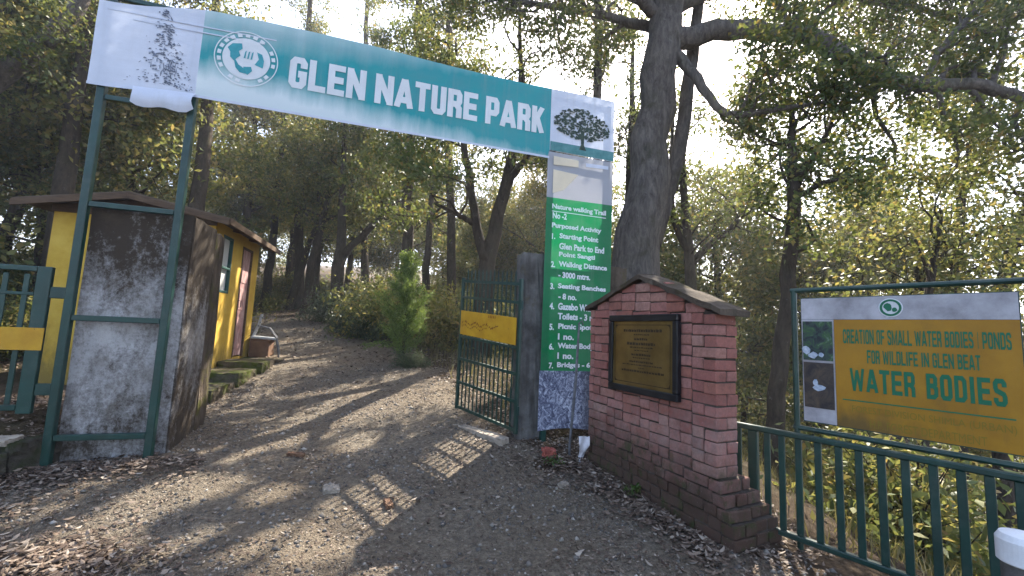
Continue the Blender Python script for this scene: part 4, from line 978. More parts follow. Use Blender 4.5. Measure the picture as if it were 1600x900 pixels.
# the big oak behind the brick wall
Y1 = 7.3; t_ = W(1055, -140, Y1, 56)
oak = [dict(pts=[base_pt(995, 520, Y1, 120), W(1000, 440, Y1, 98), W(1008, 330, Y1, 84), W(1020, 200, Y1, 74), W(1034, 90, Y1, 70), W(1045, 0, Y1, 64), t_, up_pt(t_, .25, .3, 1.6, .2), up_pt(t_, .1, .9, 3.2, .11)], n=22, t0=.62, nsub=14),
       dict(pts=[W(1018, 390, Y1+.2, 34), W(1045, 320, Y1+.25, 32), W(1062, 230, Y1+.25, 30), W(1075, 140, Y1+.2, 28), W(1085, 40, Y1+.4, 24), W(1110, -80, Y1+.8, 18), W(1150, -220, Y1+1.2, 10)], t0=.55, nsub=8, n=16),
       dict(pts=[W(1046, 70, Y1, 50), W(1100, 52, Y1-.1, 44), W(1190, 46, Y1-.3, 38), W(1270, 52, Y1-.5, 36), W(1310, 80, Y1-.6, 34), W(1350, 112, Y1-.7, 32), W(1400, 132, Y1-.8, 30), W(1470, 132, Y1-.9, 28), W(1545, 134, Y1-1.0, 25), W(1610, 160, Y1-1.1, 20), W(1720, 200, Y1-1.2, 12)], t0=.22, nsub=20, n=34, bare=.88),
       dict(pts=[W(1050, 80, Y1-.1, 26), W(1085, 110, Y1-.3, 22), W(1110, 160, Y1-.5, 18), W(1140, 190, Y1-.6, 15), W(1200, 172, Y1-.8, 12), W(1290, 160, Y1-.9, 7)], t0=.45, nsub=7, bare=.5),
       dict(pts=[W(1042, 20, Y1, 34), W(1120, -20, Y1+.3, 26), W(1230, -45, Y1+.5, 20), W(1330, -10, Y1+.7, 15), W(1400, 20, Y1+.8, 11), W(1450, -10, Y1+.9, 7)], t0=.2, nsub=15),
       dict(pts=[W(1040, 30, Y1, 30), W(960, -30, Y1-.2, 24), W(860, -90, Y1-.6, 18), W(760, -120, Y1-1.0, 10)], t0=.25, nsub=9),
       dict(pts=[W(1038, 50, Y1+.1, 24), W(960, 25, Y1+.8, 18), W(870, 12, Y1+1.4, 13), W(770, -5, Y1+1.9, 9), W(680, -10, Y1+2.3, 5)], t0=.15, nsub=16),
       dict(pts=[W(1050, 10, Y1, 26), W(1180, -50, Y1+.6, 20), W(1330, -30, Y1+.9, 15), W(1460, 20, Y1+1.0, 11), W(1580, 60, Y1+1.1, 7)], t0=.3, nsub=17),
       dict(pts=[W(1440, 132, Y1-.85, 16), W(1480, 60, Y1-.5, 12), W(1540, 0, Y1-.3, 8), W(1600, -40, Y1-.2, 5)], t0=.2, nsub=10),
       dict(pts=[t_, up_pt(t_, 1.2, -.6, .9, .13), up_pt(t_, 2.6, -1.0, 1.5, .08), up_pt(t_, 3.8, -1.2, 1.7, .04)], t0=.25, nsub=16),
       dict(pts=[up_pt(t_, .1, .1, .5, .14), up_pt(t_, -1.2, .9, 1.6, .1), up_pt(t_, -2.6, 1.4, 2.3, .05)], t0=.2, nsub=11),
       dict(pts=[up_pt(t_, .1, .2, .8, .14), up_pt(t_, -.6, -1.2, 1.9, .1), up_pt(t_, -1.6, -2.2, 2.4, .05)], t0=.25, nsub=9)]
tree('oak_tree', 'massive grey oak trunk with long bent limb behind the brick wall', oak, OAK, 101, trunk_seg=20, ll=.105, lwid=.055)
MID = dict(L1=1.1, r1=.03, n2=5, L2=.65, nl=62, sig=.16)
# slim forked tree seen above the railing
Y2 = 6.6; f_ = W(1243, 285, Y2, 24)
tree('slim_tree', 'slim dark tree forking high up between brick wall and notice board', [
    dict(pts=[base_pt(1205, 690, Y2, 36), W(1212, 600, Y2, 31), W(1228, 480, Y2, 29), W(1238, 380, Y2, 27), f_], n=14, t0=.75, nsub=3),
    dict(pts=[f_, W(1237, 230, Y2, 16), W(1238, 185, Y2+.4, 12), W(1232, 140, Y2+.9, 8)], t0=.2, nsub=8, part='limb'),
    dict(pts=[f_, W(1270, 250, Y2, 15), W(1292, 210, Y2+.4, 11), W(1308, 165, Y2+.9, 7)], t0=.2, nsub=8, part='limb'),
    dict(pts=[W(1240, 310, Y2, 14), W(1290, 285, Y2-.2, 10), W(1345, 270, Y2-.3, 6)], t0=.3, nsub=5, part='limb')], dict(MID, nl=60), 102, bark='bark2')
Y3 = 10.5
tree('thin_stemmed_tree', 'cluster of thin dark stems right behind the big oak trunk', [
    dict(pts=[base_pt(1078, 560, Y3, 26), W(1080, 440, Y3, 22), W(1078, 380, Y3, 18), W(1064, 290, Y3, 14), W(1068, 180, Y3, 9)], t0=.5, nsub=8),
    dict(pts=[W(1079, 415, Y3, 16), W(1105, 385, Y3, 14), W(1150, 350, Y3, 11), W(1180, 310, Y3, 7)], t0=.35, nsub=7),
    dict(pts=[W(1079, 400, Y3, 14), W(1052, 350, Y3, 12), W(1048, 260, Y3, 9), W(1052, 170, Y3, 6)], t0=.4, nsub=6)], dict(MID, nl=45), 103, bark='bark2')
# forked tree behind the gate leaf
Y5 = 10.0
tree('forked_tree', 'dark tree forking in two just above the open gate leaf', [
    dict(pts=[base_pt(752, 560, Y5, 46), W(755, 470, Y5, 38), W(762, 405, Y5, 33), W(778, 340, Y5, 27), W(790, 285, Y5, 25), W(800, 240, Y5, 20), W(815, 150, Y5, 14), W(812, 20, Y5, 7)], t0=.5, nsub=14, n=18),
    dict(pts=[W(760, 410, Y5, 24), W(745, 370, Y5, 20), W(737, 310, Y5, 17), W(728, 250, Y5, 15), W(715, 170, Y5, 10), W(712, 60, Y5, 5)], t0=.45, nsub=14),
    dict(pts=[W(742, 350, Y5, 13), W(715, 335, Y5-.3, 10), W(680, 318, Y5-.4, 6)], t0=.3, nsub=5),
    dict(pts=[W(786, 300, Y5, 20), W(806, 265, Y5-.1, 15), W(822, 250, Y5-.2, 9), W(850, 200, Y5-.3, 5)], t0=.4, nsub=4)], dict(MID, L1=1.7, nl=80, n2=6, sig=.2), 104, ll=.12, lwid=.06, bark='bark2')
Y6 = 14.5
tree('straight_tree', 'tall straight dark trunk rising behind the bright conifer sapling', [
    dict(pts=[base_pt(632, 520, Y6, 28), W(634, 430, Y6, 24), W(638, 320, Y6, 22), W(644, 200, Y6, 20), W(652, 60, Y6, 16), W(660, -100, Y6, 9)], t0=.45, nsub=24, n=18)], dict(MID, L1=1.9, L2=.9, nl=80, sig=.22, n2=6), 105, ll=.14, lwid=.075, bark='bark2')
Y7 = 16.0
tree('forked_tree', 'dark crooked tree forking low over the far end of the track', [
    dict(pts=[base_pt(521, 500, Y7, 27), W(525, 440, Y7, 23), W(531, 398, Y7, 20), W(537, 330, Y7, 15), W(533, 290, Y7, 13), W(538, 230, Y7, 10), W(545, 120, Y7, 6)], t0=.55, nsub=10),
    dict(pts=[W(530, 402, Y7, 16), W(560, 375, Y7, 14), W(595, 340, Y7, 12), W(632, 310, Y7, 8), W(660, 270, Y7, 5)], t0=.4, nsub=8)], dict(MID, L1=1.7, L2=.9, nl=80, sig=.22, n2=6), 106, ll=.14, lwid=.075, bark='bark2')
SL = dict(MID, L1=1.8, L2=.9, nl=80, sig=.22, n2=6)
for i, (lab, Yt, P) in enumerate([
        ('slender leaning trunk beside the roof edge of the hut, over the track', 19, [(412, 490, 20), (418, 440, 16), (428, 370, 14), (432, 310, 12), (445, 180, 8)]),
        ('thin trunk slanting right above the far bend of the track', 19.5, [(447, 500, 18), (460, 450, 15), (480, 395, 12), (497, 345, 9), (520, 240, 6)]),
        ('short straight trunk between two slanting ones at the track end', 18.5, [(489, 500, 20), (492, 440, 17), (499, 380, 15), (500, 260, 9)]),
        ('thin upright trunk to the right of the conifer sapling', 13, [(660, 540, 20), (664, 450, 16), (672, 345, 12), (680, 200, 8)]),
        ('tall bare pole-like trunk crossing above the banner photo panel', 12, [(925, 540, 26), (930, 400, 22), (935, 160, 18), (933, 0, 16), (935, -160, 9)]),
        ('slim stem close along the left side of the big oak', 12, [(978, 520, 20), (980, 380, 17), (986, 230, 14), (988, 110, 10), (990, 40, 5)]),
        ('brown trunk just right of the left arch leg, above the hut', 11, [(300, 480, 34), (308, 300, 28), (324, 200, 24), (335, 90, 20), (340, -60, 12)]),
        ('dark trunk left of the white banner panel on the hillside', 9.5, [(92, 420, 40), (105, 240, 32), (124, 130, 26), (138, 40, 22), (150, -120, 14)]),
        ('slim trunk leaning right at the right border above the notice board', 8.0, [(1545, 600, 30), (1560, 440, 24), (1585, 370, 20), (1620, 300, 15), (1660, 180, 9)]),
        ('leafy slim trunk rising at the right half of the notice board', 8.6, [(1490, 640, 22), (1492, 440, 18), (1500, 330, 14), (1515, 230, 10), (1530, 130, 6)]),
        ('thin upright trunk far down the slope above the notice board', 13, [(1392, 640, 18), (1394, 440, 15), (1395, 360, 12), (1390, 280, 7)]),
        ('tall slim trunk behind the first letters of the park banner', 20, [(462, 560, 22), (466, 430, 18), (470, 250, 15), (480, 80, 12), (488, -40, 7)]),
        ('tall slim trunk behind the middle letters of the park banner', 21, [(568, 540, 20), (570, 420, 15), (566, 240, 12), (572, 60, 10), (576, -50, 6)]),
        ('tall slim trunk behind the last letters of the park banner', 13.5, [(708, 540, 22), (706, 420, 18), (700, 200, 15), (705, 40, 12), (700, -120, 8)]),
        ('reddish brown trunk leaning left behind the railing bars', 5.6, [(1372, 880, 42), (1386, 780, 36), (1402, 700, 30), (1425, 610, 26), (1450, 470, 16), (1470, 330, 8)]),
        ('slim stem behind the railing bars under the notice board', 6.6, [(1440, 900, 26), (1438, 780, 22), (1440, 690, 18), (1450, 560, 13), (1430, 400, 7)])]):
    pts = [base_pt(P[0][0], P[0][1], Yt, P[0][2])]+[W(a_, b_, Yt+.25*k, w_) for k, (a_, b_, w_) in enumerate(P[1:])]
    lo = Yt < 8.5
    tree('slender_tree', lab, [dict(pts=pts, t0=.5, nsub=14 if not lo else 11, n=16)], dict(SL, L1=1.2, nl=48, sig=.17) if lo else SL, 110+i, ll=.14 if not lo else .10, lwid=.075 if not lo else .05, bark='bark2', leafm='leaf_hill' if i not in (4, 5) else 'leaf_oak')
# leaning mossy limb at the upper left corner
Y12 = 8.2
tree('leaning_tree', 'thick mossy limb leaning across the upper left corner', [
    dict(pts=[(-11.0, 8.0, gz(-11, 8.0)-.3, .26), (-10.6, 8.1, 4.6, .22), W(-60, 150, Y12, 38), W(0, 122, Y12, 36), W(60, 80, Y12, 34), W(110, 25, Y12, 31), W(135, -20, Y12, 28), W(170, -120, Y12, 18)], t0=.5, nsub=9, n=22),
    dict(pts=[W(60, 78, Y12, 16), W(100, 62, Y12, 12), W(135, 70, Y12, 8)], t0=.4, nsub=3)], dict(MID, nl=60), 130)
# generic wood: variants shared by copies
def variant(seed, H, spread, leafm, ll, nlimb, spec, name='woodland_tree'):
    rng = np.random.default_rng(seed); lean = rng.normal(size=2)*.05*H
    tr = [(0, 0, -.5, H*.017), (lean[0]*.2, lean[1]*.2, H*.25, H*.0135), (lean[0]*.6, lean[1]*.6, H*.55, H*.010), (lean[0], lean[1], H*.9, H*.003)]
    st = [dict(pts=tr, n=16, t0=.45, nsub=10)]
    for k in range(nlimb):
        h = H*rng.uniform(.28, .8); a = k*2.4+rng.uniform(-.4, .4); L = spread*rng.uniform(.6, 1.1)*(1.15-.6*h/H); f = h/H
        p = np.array([np.interp(h, [q[2] for q in tr], [q[i] for q in tr]) for i in (0, 1)]+[h]); d = np.array([math.cos(a), math.sin(a), rng.uniform(.2, .8)])
        st.append(dict(pts=[(*p, H*.006*(1.2-f)), (*(p+d*L*.5), H*.004*(1.2-f)), (*(p+d*L+np.array([0, 0, -.1*L])), .012)], t0=.25, nsub=6, n=8))
    return st, spec, leafm, ll
_gz = gz
def build_variant(v, seed):
    global gz
    gz = lambda x, y: 0.0
    st, spec, leafm, ll = v
    r = tree('woodland_tree', 'x', st, spec, seed, bark='bark2', leafm=leafm, ll=ll, lwid=ll*.5, trunk_seg=9, generic=True); gz = _gz; return r
WS = dict(L1=1.3, r1=.03, n2=4, L2=.8, nl=50, sig=.24)
VAR = [build_variant(variant(201, 11, 3.0, 'leaf_hill', .16, 14, WS), 301), build_variant(variant(202, 9, 2.6, 'leaf_hill', .15, 13, WS), 302),
       build_variant(variant(203, 12.5, 3.2, 'leaf_yellow', .16, 14, WS), 303), build_variant(variant(204, 8, 2.6, 'leaf_oak', .13, 12, dict(WS, nl=44)), 304)]
def place_words(x, y, z):
    v = np.array([x, y, z+2.5])-CAMP; w = max(v@FW, .5); px = 800+F*(v@RT)/w; d_ = math.hypot(x, y)
    reg = next(t for lim_, t in ((40, 'left of the arch at the left border'), (190, 'behind the left arch legs'), (330, 'above the hut roof ridge'), (470, 'above the hut eave'), (560, 'over the track end'), (660, 'behind the conifer sapling'), (840, 'behind the open gate leaf'), (1000, 'behind the trail banner'), (1130, 'behind the big oak'), (1240, 'between brick wall and notice board'), (1420, 'behind the notice board'), (9e9, 'by the right border')) if px < lim_)
    row = 'nearest row' if d_ < 11 else 'second row' if d_ < 15 else 'third row' if d_ < 20 else 'fourth row' if d_ < 27 else 'farthest row'
    return row+' '+reg
def copy_tree(o, loc, rz, s, label, group):
    c = o.copy(); COL.objects.link(c); c.location = loc; c.rotation_euler = (0, 0, rz); c.scale = (s, s, s); c['label'] = label; c['group'] = group
    for chd in o.children:
        d_ = chd.copy(); COL.objects.link(d_); d_.parent = c
    return c
rng = np.random.default_rng(77)
spots = []
def far_ok(x, y, r): return all((x-a_)**2+(y-b_)**2 > r*r for a_, b_ in spots)
def scatter(n, fn, r, vars_, label, group, smin=.8, smax=1.25, clear=.7):
    k = 0; tries = 0
    while k < n and tries < 4000:
        tries += 1; x, y = fn()
        if not far_ok(x, y, r): continue
        if clear and not gap_clear(x, y, gz(x, y), 10, clear): continue
        spots.append((x, y)); v = VAR[int(rng.choice(vars_))]
        copy_tree(v, (x, y, gz(x, y)-.05), rng.uniform(0, 6.28), rng.uniform(smin, smax), label+', '+place_words(x, y, gz(x, y)), group); k += 1
def off_track(x, y, r): return poly_dist(np.array([x]), np.array([y]), CENT)[0][0] > r
def cx_at(y): return np.interp(min(y, 15), [q[1] for q in CENT], [q[0] for q in CENT])
def left_hill():
    while True:
        y = rng.uniform(8.5, 32); x = cx_at(y)-rng.uniform(4.2, 20) if y < 15 else rng.uniform(-27, -4)
        if off_track(x, y, 2.7): return x, y
def ahead():
    return rng.uniform(-26, 4), rng.uniform(24, 46)
def right_rim():
    y = rng.uniform(11.5, 30); x = np.interp(y, [q[1] for q in EDGE[1:]], [q[0] for q in EDGE[1:]])+rng.uniform(-2.2, 9)
    c_ = cx_at(y)
    return (x if x > c_+2.4 else c_+2.6), y
def valley():
    a_ = rng.uniform(math.radians(20), math.radians(62)); d_ = rng.uniform(14, 36); return d_*math.sin(a_), d_*math.cos(a_)
scatter(20, left_hill, 2.0, [0, 1, 1, 2], 'hillside woodland tree', 'trees on the left hillside')
scatter(14, ahead, 2.2, [0, 1, 2], 'distant woodland tree', 'far trees beyond the track')
scatter(14, right_rim, 1.9, [0, 1, 2, 3], 'trackside woodland tree', 'trees right of the track', clear=1.05)
scatter(13, valley, 3.0, [0, 2, 3, 1], 'downhill woodland tree', 'trees down the slope', .75, 1.15)
for px, Yt, v, sc_, lab in ((232, 12.5, 1, 1.15, 'leafy tree filling the gap between the left arch legs'), (10, 11.0, 0, 1.0, 'leafy tree at the left border beside the leaning limb'), (150, 15.5, 0, 1.1, 'leafy tree behind the outer left arch leg'), (390, 23.0, 2, 1.2, 'tall yellowing tree above the hut eave')):
    p = at(px, 300, Yt); copy_tree(VAR[v], (p[0], p[1], gz(p[0], p[1])-.05), px*.1, sc_, lab, 'trees on the left hillside')
for v in VAR:
    for chd in list(v.children): bpy.data.objects.remove(chd)
    bpy.data.objects.remove(v)
# shrubs
def shrub_variant(seed, rad, hgt, leafm, ll, n):
    rng_ = np.random.default_rng(seed); random.seed(seed); root = empty('shrub', (0, 0, 0), 0, 'x', 'shrub'); mb = MB(); C = []
    for k in range(n):
        a_ = rng_.uniform(0, 6.28); d_ = np.array([math.cos(a_)*rng_.uniform(.1, .9)*rad/hgt, math.sin(a_)*rng_.uniform(.1, .9)*rad/hgt, 1.])
        p, _ = wander(np.array([rng_.normal()*.1*rad, rng_.normal()*.1*rad, -.05]), d_, hgt*rng_.uniform(.55, 1.1), 6, rng_, .5)
        mb.tube(p, np.linspace(.012, .004, 7), 4, False); p = np.array(p)
        nl = int(rng_.uniform(120, 260)); ii = rng_.uniform(1, 6, nl); a0 = np.minimum(ii.astype(int), 5); fr = (ii-a0)[:, None]
        C.append(p[a0]*(1-fr)+p[a0+1]*fr+rng_.normal(size=(nl, 3))*np.array([.18, .18, .14])*rad)
    link('foliage', leaf_mesh('foliage', np.concatenate(C), ll, ll*.4, MAT[leafm], rng_), root); mb.build('stems', MAT['bark2'], root, fix=False); return root
SV = [shrub_variant(401, 1.1, 1.7, 'leaf_hill', .11, 26), shrub_variant(402, .8, 1.2, 'leaf_dark', .09, 24), shrub_variant(403, 1.0, 1.5, 'leaf_yellow', .10, 24)]
def place_shrubs(n, fn, vars_, label, group, r=.9, smin=.6, smax=1.4, clear=True):
    k = 0; tr = 0; sp_ = []
    while k < n and tr < 4000:
        tr += 1; x, y = fn()
        if any((x-a_)**2+(y-b_)**2 < r*r for a_, b_ in sp_): continue
        e_ = poly_dist(np.array([x]), np.array([y]), EDGE)
        if y < 8.5 and x > -1 and e_[0][0]*e_[1][0] < 1.3: continue
        if clear and not gap_clear(x, y, gz(x, y), 1.8, .35): continue
        if .46 < x/max(y, .1) < .80 and 1.5 < y < 7.6: continue
        if math.hypot(x+2.2, y-9.0) < 1.9: continue
        sp_.append((x, y)); copy_tree(SV[int(rng.choice(vars_))], (x, y, gz(x, y)-.05), rng.uniform(0, 6.28), rng.uniform(smin, smax), label+', '+place_words(x, y, gz(x, y)), group); k += 1
def sh_left():
    while True:
        y = rng.uniform(5.0, 20); x = cx_at(y)-rng.uniform(5.8 if y < 11 else 3.0, 13)
        if off_track(x, y, 2.3): return x, y
def sh_end():
    while True:
        y = rng.uniform(18.5, 29); x = rng.uniform(-17, -3)
        if off_track(x, y, 2.3) and x > -8.6-(y-14.6)*2: return x, y
def sh_right():
    y = rng.uniform(9.5, 17); return cx_at(y)+rng.uniform(2.5, 6.5), y
def sh_valley():
    a_ = rng.uniform(math.radians(14), math.radians(60)); d_ = rng.uniform(5.6, 18); return d_*math.sin(a_), d_*math.cos(a_)
place_shrubs(80, sh_left, [0, 0, 1, 2], 'leafy hillside shrub', 'hillside undergrowth')
place_shrubs(20, sh_end, [0, 1, 2], 'thicket shrub', 'thicket beyond the track')
place_shrubs(28, sh_right, [0, 1, 1, 2], 'leafy trackside shrub', 'shrubs right of the track')
place_shrubs(24, sh_valley, [2, 0, 0], 'yellow green downhill shrub', 'shrubs below the railing')
for nm, px, py, Y, v, s, lab in (('a', 578, 490, 12.0, 1, .85, 'dark green shrub left of the bright conifer sapling'), ('b', 545, 492, 13, 1, .9, 'low dark shrub by the stones at the track end')):
    p = at(px, py, Y); copy_tree(SV[v], (p[0], p[1], gz(p[0], p[1])-.05), 1.0, s, lab, 'dark shrubs by the track')
p = at(640, 590, 8.7); copy_tree(SV[1], (p[0], p[1], gz(p[0], p[1])-.05), 2.0, .42, 'low dark weedy shrub at the foot of the conifer sapling', 'dark shrubs by the track')
for v in SV:
    for chd in list(v.children): bpy.data.objects.remove(chd)
    bpy.data.objects.remove(v)
# the far wood on the hillside, one mass of foliage
rw = np.random.default_rng(640); cen = []
while len(cen) < 230:
    y = rw.uniform(26, 75); x = rw.uniform(-75, 6)
    c_ = np.interp(y, [q[1] for q in CENT], [q[0] for q in CENT])
    if poly_dist(np.array([x]), np.array([y]), EDGE)[1][0] > 0 and rw.random() < .6: continue
    cen.append((x, y, gz(x, y)+rw.uniform(.4, 9), rw.uniform(.9, 2.0)))
for k in range(700):
    x = rw.uniform(-38, -10); y = rw.uniform(7, 30); c_ = np.interp(y, [q[1] for q in CENT], [q[0] for q in CENT])
    if x < c_-7.5: cen.append((x, y, gz(x, y)+rw.uniform(.4, 8), rw.uniform(.9, 1.8)))
cen = np.array(cen); k = rw.integers(0, len(cen), 105000); d_ = rw.normal(size=(len(k), 3)); d_ /= np.linalg.norm(d_, axis=1)[:, None]
Cw = cen[k, :3]+d_*(cen[k, 3]*rw.random(len(k))**.4)[:, None]*np.array([1, 1, .7])
tag(link('far_wood', leaf_mesh('far_wood', Cw, .24, .12, MAT['leaf_hill'], rw)), 'far-off mass of woodland foliage covering the hillside', 'wood', kind='stuff')
# conifer sapling on its litter mound
rng_ = np.random.default_rng(55); random.seed(55)
p = at(628, 575, 9.0); cs = empty('conifer_sapling', (p[0], p[1], gz(p[0], p[1])), 0, 'bright green young conifer sapling beside the track', 'conifer')
Hs = 2.35; mb = MB(); C = []; D = []
MB().tube([(0, 0, -.1), (.02, 0, .8), (0, .02, 1.6), (-.02, 0, Hs)], [.035, .028, .016, .004], 7).build('trunk', MAT['bark2'], cs, shade=True)
for k in range(95):
    h = .12+(Hs-.18)*(k/95)**.9; a_ = k*2.39996; L = (.92*(1-h/Hs)**.8+.10)*rng_.uniform(.5, 1.3)
    d_ = np.array([math.cos(a_), math.sin(a_), .45]); q, _ = wander(np.array([0, 0, h]), d_, L, 5, rng_, .25, .5); mb.tube(q, np.linspace(.007, .002, 6), 3, False); q = np.array(q)
    nl = int(190*L/.6)+25; ii = rng_.uniform(.5, 5, nl); a0 = np.minimum(ii.astype(int), 4); fr = (ii-a0)[:, None]
    C.append(q[a0]*(1-fr)+q[a0+1]*fr+rng_.normal(size=(nl, 3))*.035); D.append((q[a0+1]-q[a0])/np.linalg.norm(q[a0+1]-q[a0], axis=1)[:, None]+rng_.normal(size=(nl, 3))*.5)
link('crown', leaf_mesh('crown', np.concatenate(C), .075, .014, MAT['leaf_fir'], rng_, dirs=np.concatenate(D)), cs); mb.build('branches', MAT['bark2'], cs, fix=False)
# ------------------------------------------------------------------ litter, gravel, weeds, loose pieces
rng_ = np.random.default_rng(909)
def on_ground(X, Y, lift): return np.stack([X, Y, ground(X, Y)+lift], 1)
def litter_mesh(name, X, Y, ll, lw_, mat, hmax=.02):
    n = len(X); C = on_ground(X, Y, rng_.uniform(.004, hmax, n)); a_ = rng_.uniform(0, 6.28, n)
    d_ = np.stack([np.cos(a_), np.sin(a_), rng_.normal(0, .22, n)], 1); w = np.stack([-np.sin(a_), np.cos(a_), rng_.normal(0, .3, n)], 1)
    L = (ll*rng_.uniform(.5, 1.3, n))[:, None]; Wd = (lw_*rng_.uniform(.5, 1.3, n))[:, None]; cu = (rng_.uniform(.0, .3, n))[:, None]*L*np.array([0, 0, 1])
    V_ = np.empty((n, 6, 3)); V_[:, 0] = C-d_*L*.5+cu; V_[:, 1] = C-d_*L*.1-w*Wd*.5+cu*.3; V_[:, 2] = C+d_*L*.25-w*Wd*.35+cu*.3; V_[:, 3] = C+d_*L*.5+cu; V_[:, 4] = C+d_*L*.25+w*Wd*.35+cu*.4; V_[:, 5] = C-d_*L*.1+w*Wd*.5+cu*.4
    b = np.arange(n)[:, None]*6; Fq = np.concatenate([b+np.array([[0, 1, 2, 3]]), b+np.array([[0, 3, 4, 5]])])
    return np_mesh(name, V_.reshape(-1, 3), Fq, mat)
def sample(n, x0, x1, y0, y1, dens):
    X = rng_.uniform(x0, x1, n*6); Y = rng_.uniform(y0, y1, n*6); k = rng_.random(n*6) < dens(X, Y); return X[k][:n], Y[k][:n]
def dens(X, Y):
    dc, sg_ = poly_dist(X, Y, CENT); de, se_ = poly_dist(X, Y, EDGE); de = -de*se_
    clump = .5+.5*np.sin(X*3.1+Y*1.7)*np.sin(Y*2.9-X*1.3)
    d_ = .05+.16*clump**2 + .25*smooth(6, 8, Y) + .6*smooth(1.35, 1.9, dc)*(Y > 3.9)
    lx = (X-wx)*math.sin(AZ_C)+(Y-wy)*math.cos(AZ_C); ly = -(X-wx)*math.cos(AZ_C)+(Y-wy)*math.sin(AZ_C)
    d_ = d_ + .9*((lx > -1.9) & (lx < .35))*smooth(-.55, -.05, ly)                    # drift against the brick wall
    d_ = d_ + .9*smooth(.55, .1, np.abs(X+3.75))*(Y < 4.4) + .22*smooth(-2.6, -3.6, X)*(Y < 4.2)
    d_ = d_*(de > -.6)*(1-((lx > -WL)&(lx < .1)&(ly > 0)&(ly < .3)))
    return np.clip(d_, 0, 1)
X, Y = sample(17000, -5.5, 2.4, 2.3, 7.0, dens); tag(link('leaf_litter', litter_mesh('leaf_litter', X, Y, .044, .02, MAT['litter'])), 'brown and pale fallen leaves scattered over the forecourt', 'leaves', kind='stuff')
X, Y = sample(26000, -14, 1.5, 7.0, 21, dens); tag(link('leaf_litter', litter_mesh('leaf_litter', X, Y, .075, .036, MAT['litter'])), 'fallen leaves along the track beyond the gate', 'leaves', kind='stuff')
X, Y = rng_.normal(-2.62, .25, 2200), rng_.normal(2.64, .12, 2200); tag(link('leaf_heap', litter_mesh('leaf_heap', X, Y, .05, .02, MAT['litter'], .09)), 'swept heap of dry brown leaves at the lower left', 'leaves', kind='stuff')
def drift(n, ax, ay, bx, by, wid, nm_lab, ll=.055):
    t = rng_.random(n); X = ax+(bx-ax)*t; Y = ay+(by-ay)*t; L_ = math.hypot(bx-ax, by-ay); nx_, ny_ = -(by-ay)/L_, (bx-ax)/L_; o_ = np.abs(rng_.normal(0, wid, n))
    tag(link('leaf_drift', litter_mesh('leaf_drift', X+nx_*o_, Y+ny_*o_, ll, .024, MAT['litter'], .045)), nm_lab, 'leaves', kind='stuff')
def wl_(x, y): return wx+x*math.sin(AZ_C)-y*math.cos(AZ_C), wy+x*math.cos(AZ_C)+y*math.sin(AZ_C)
drift(1300, *wl_(.2, -.06), *wl_(-1.75, -.06), .16, 'drift of brown leaves along the foot of the brick wall')
drift(1100, *gate_w(-3.3, -.05)[:2], *gate_w(-4.75, -.12)[:2], .17, 'drift of brown leaves at the foot of the left arch legs')
X, Y = sample(30000, -4.3, 2.0, 2.3, 9.5, lambda a_, b_: .25+.75*(np.sin(a_*1.9+b_*1.2+.7)*np.sin(b_*2.3-a_*1.6) > -.1)); k_ = poly_dist(X, Y, EDGE); ok = -k_[0]*k_[1] > .1
tag(link('leaf_crumbs', litter_mesh('leaf_crumbs', X[ok], Y[ok], .022, .011, MAT['litter'], .008)), 'tiny crumbled leaf pieces all over the track', 'leaves', kind='stuff')
# gravel chips
n = 16000; X, Y = sample(n, -4.2, 2.2, 2.3, 8.5, lambda a_, b_: .35+.65*(np.sin(a_*2.3+b_)*np.sin(b_*3.1-a_) > 0)); n = len(X)
k_ = poly_dist(X, Y, EDGE); ok = -k_[0]*k_[1] > .1; X, Y = X[ok], Y[ok]; n = len(X)
C = on_ground(X, Y, .0); r = rng_.gamma(2.2, .0034, n)[:, None]+.003
oc = np.array([[1, 0, 0], [0, 1, 0], [-1, 0, 0], [0, -1, 0], [0, 0, .75], [0, 0, -.5]]); V_ = C[:, None, :]+oc[None]*(r*rng_.uniform(.6, 1.4, (n, 6)))[:, :, None]
th = rng_.uniform(0, 6.28, n); dx = V_-C[:, None]; V_ = np.stack([C[:, None, 0]+dx[..., 0]*np.cos(th)[:, None]-dx[..., 1]*np.sin(th)[:, None], C[:, None, 1]+dx[..., 0]*np.sin(th)[:, None]+dx[..., 1]*np.cos(th)[:, None], V_[..., 2]], -1)
fc = np.array([[0, 1, 4], [1, 2, 4], [2, 3, 4], [3, 0, 4], [1, 0, 5], [2, 1, 5], [3, 2, 5], [0, 3, 5]])
tag(link('gravel', np_mesh('gravel', V_.reshape(-1, 3), (np.arange(n)[:, None, None]*6+fc[None]).reshape(-1, 3), MAT['pebble'])), 'loose gravel chips on the worn track', 'gravel', kind='stuff')
# dry grass on the slope below the railing and along the track edge
def grass(name, X, Y, h, mat, label):
    n = len(X); C = on_ground(X, Y, -.01); a_ = rng_.uniform(0, 6.28, n); ln = rng_.normal(0, .35, (n, 2)); H_ = (h*rng_.uniform(.4, 1.3, n))
    w = np.stack([np.cos(a_), np.sin(a_), 0*a_], 1)*.006*(h/.2)
    V_ = np.empty((n, 4, 3)); tipv = np.stack([ln[:, 0]*H_, ln[:, 1]*H_, H_], 1); V_[:, 0] = C-w; V_[:, 1] = C+w; V_[:, 2] = C+tipv*.55+w*.7; V_[:, 3] = C+tipv
    tag(link(name, np_mesh(name, V_.reshape(-1, 3), np.arange(4*n).reshape(n, 4), mat)), label, 'grass', kind='stuff')
X, Y = sample(34000, 1.4, 15, 1.0, 17, lambda a_, b_: (lambda q: smooth(.15, .6, q[0]*q[1])*(.3+.7*(np.sin(a_*2.2+b_*1.1)*np.sin(b_*1.7) > -.2)))(poly_dist(a_, b_, EDGE))); grass('dry_grass', X, Y, .2, MAT['straw'], 'dry straw coloured grass on the slope below the railing')
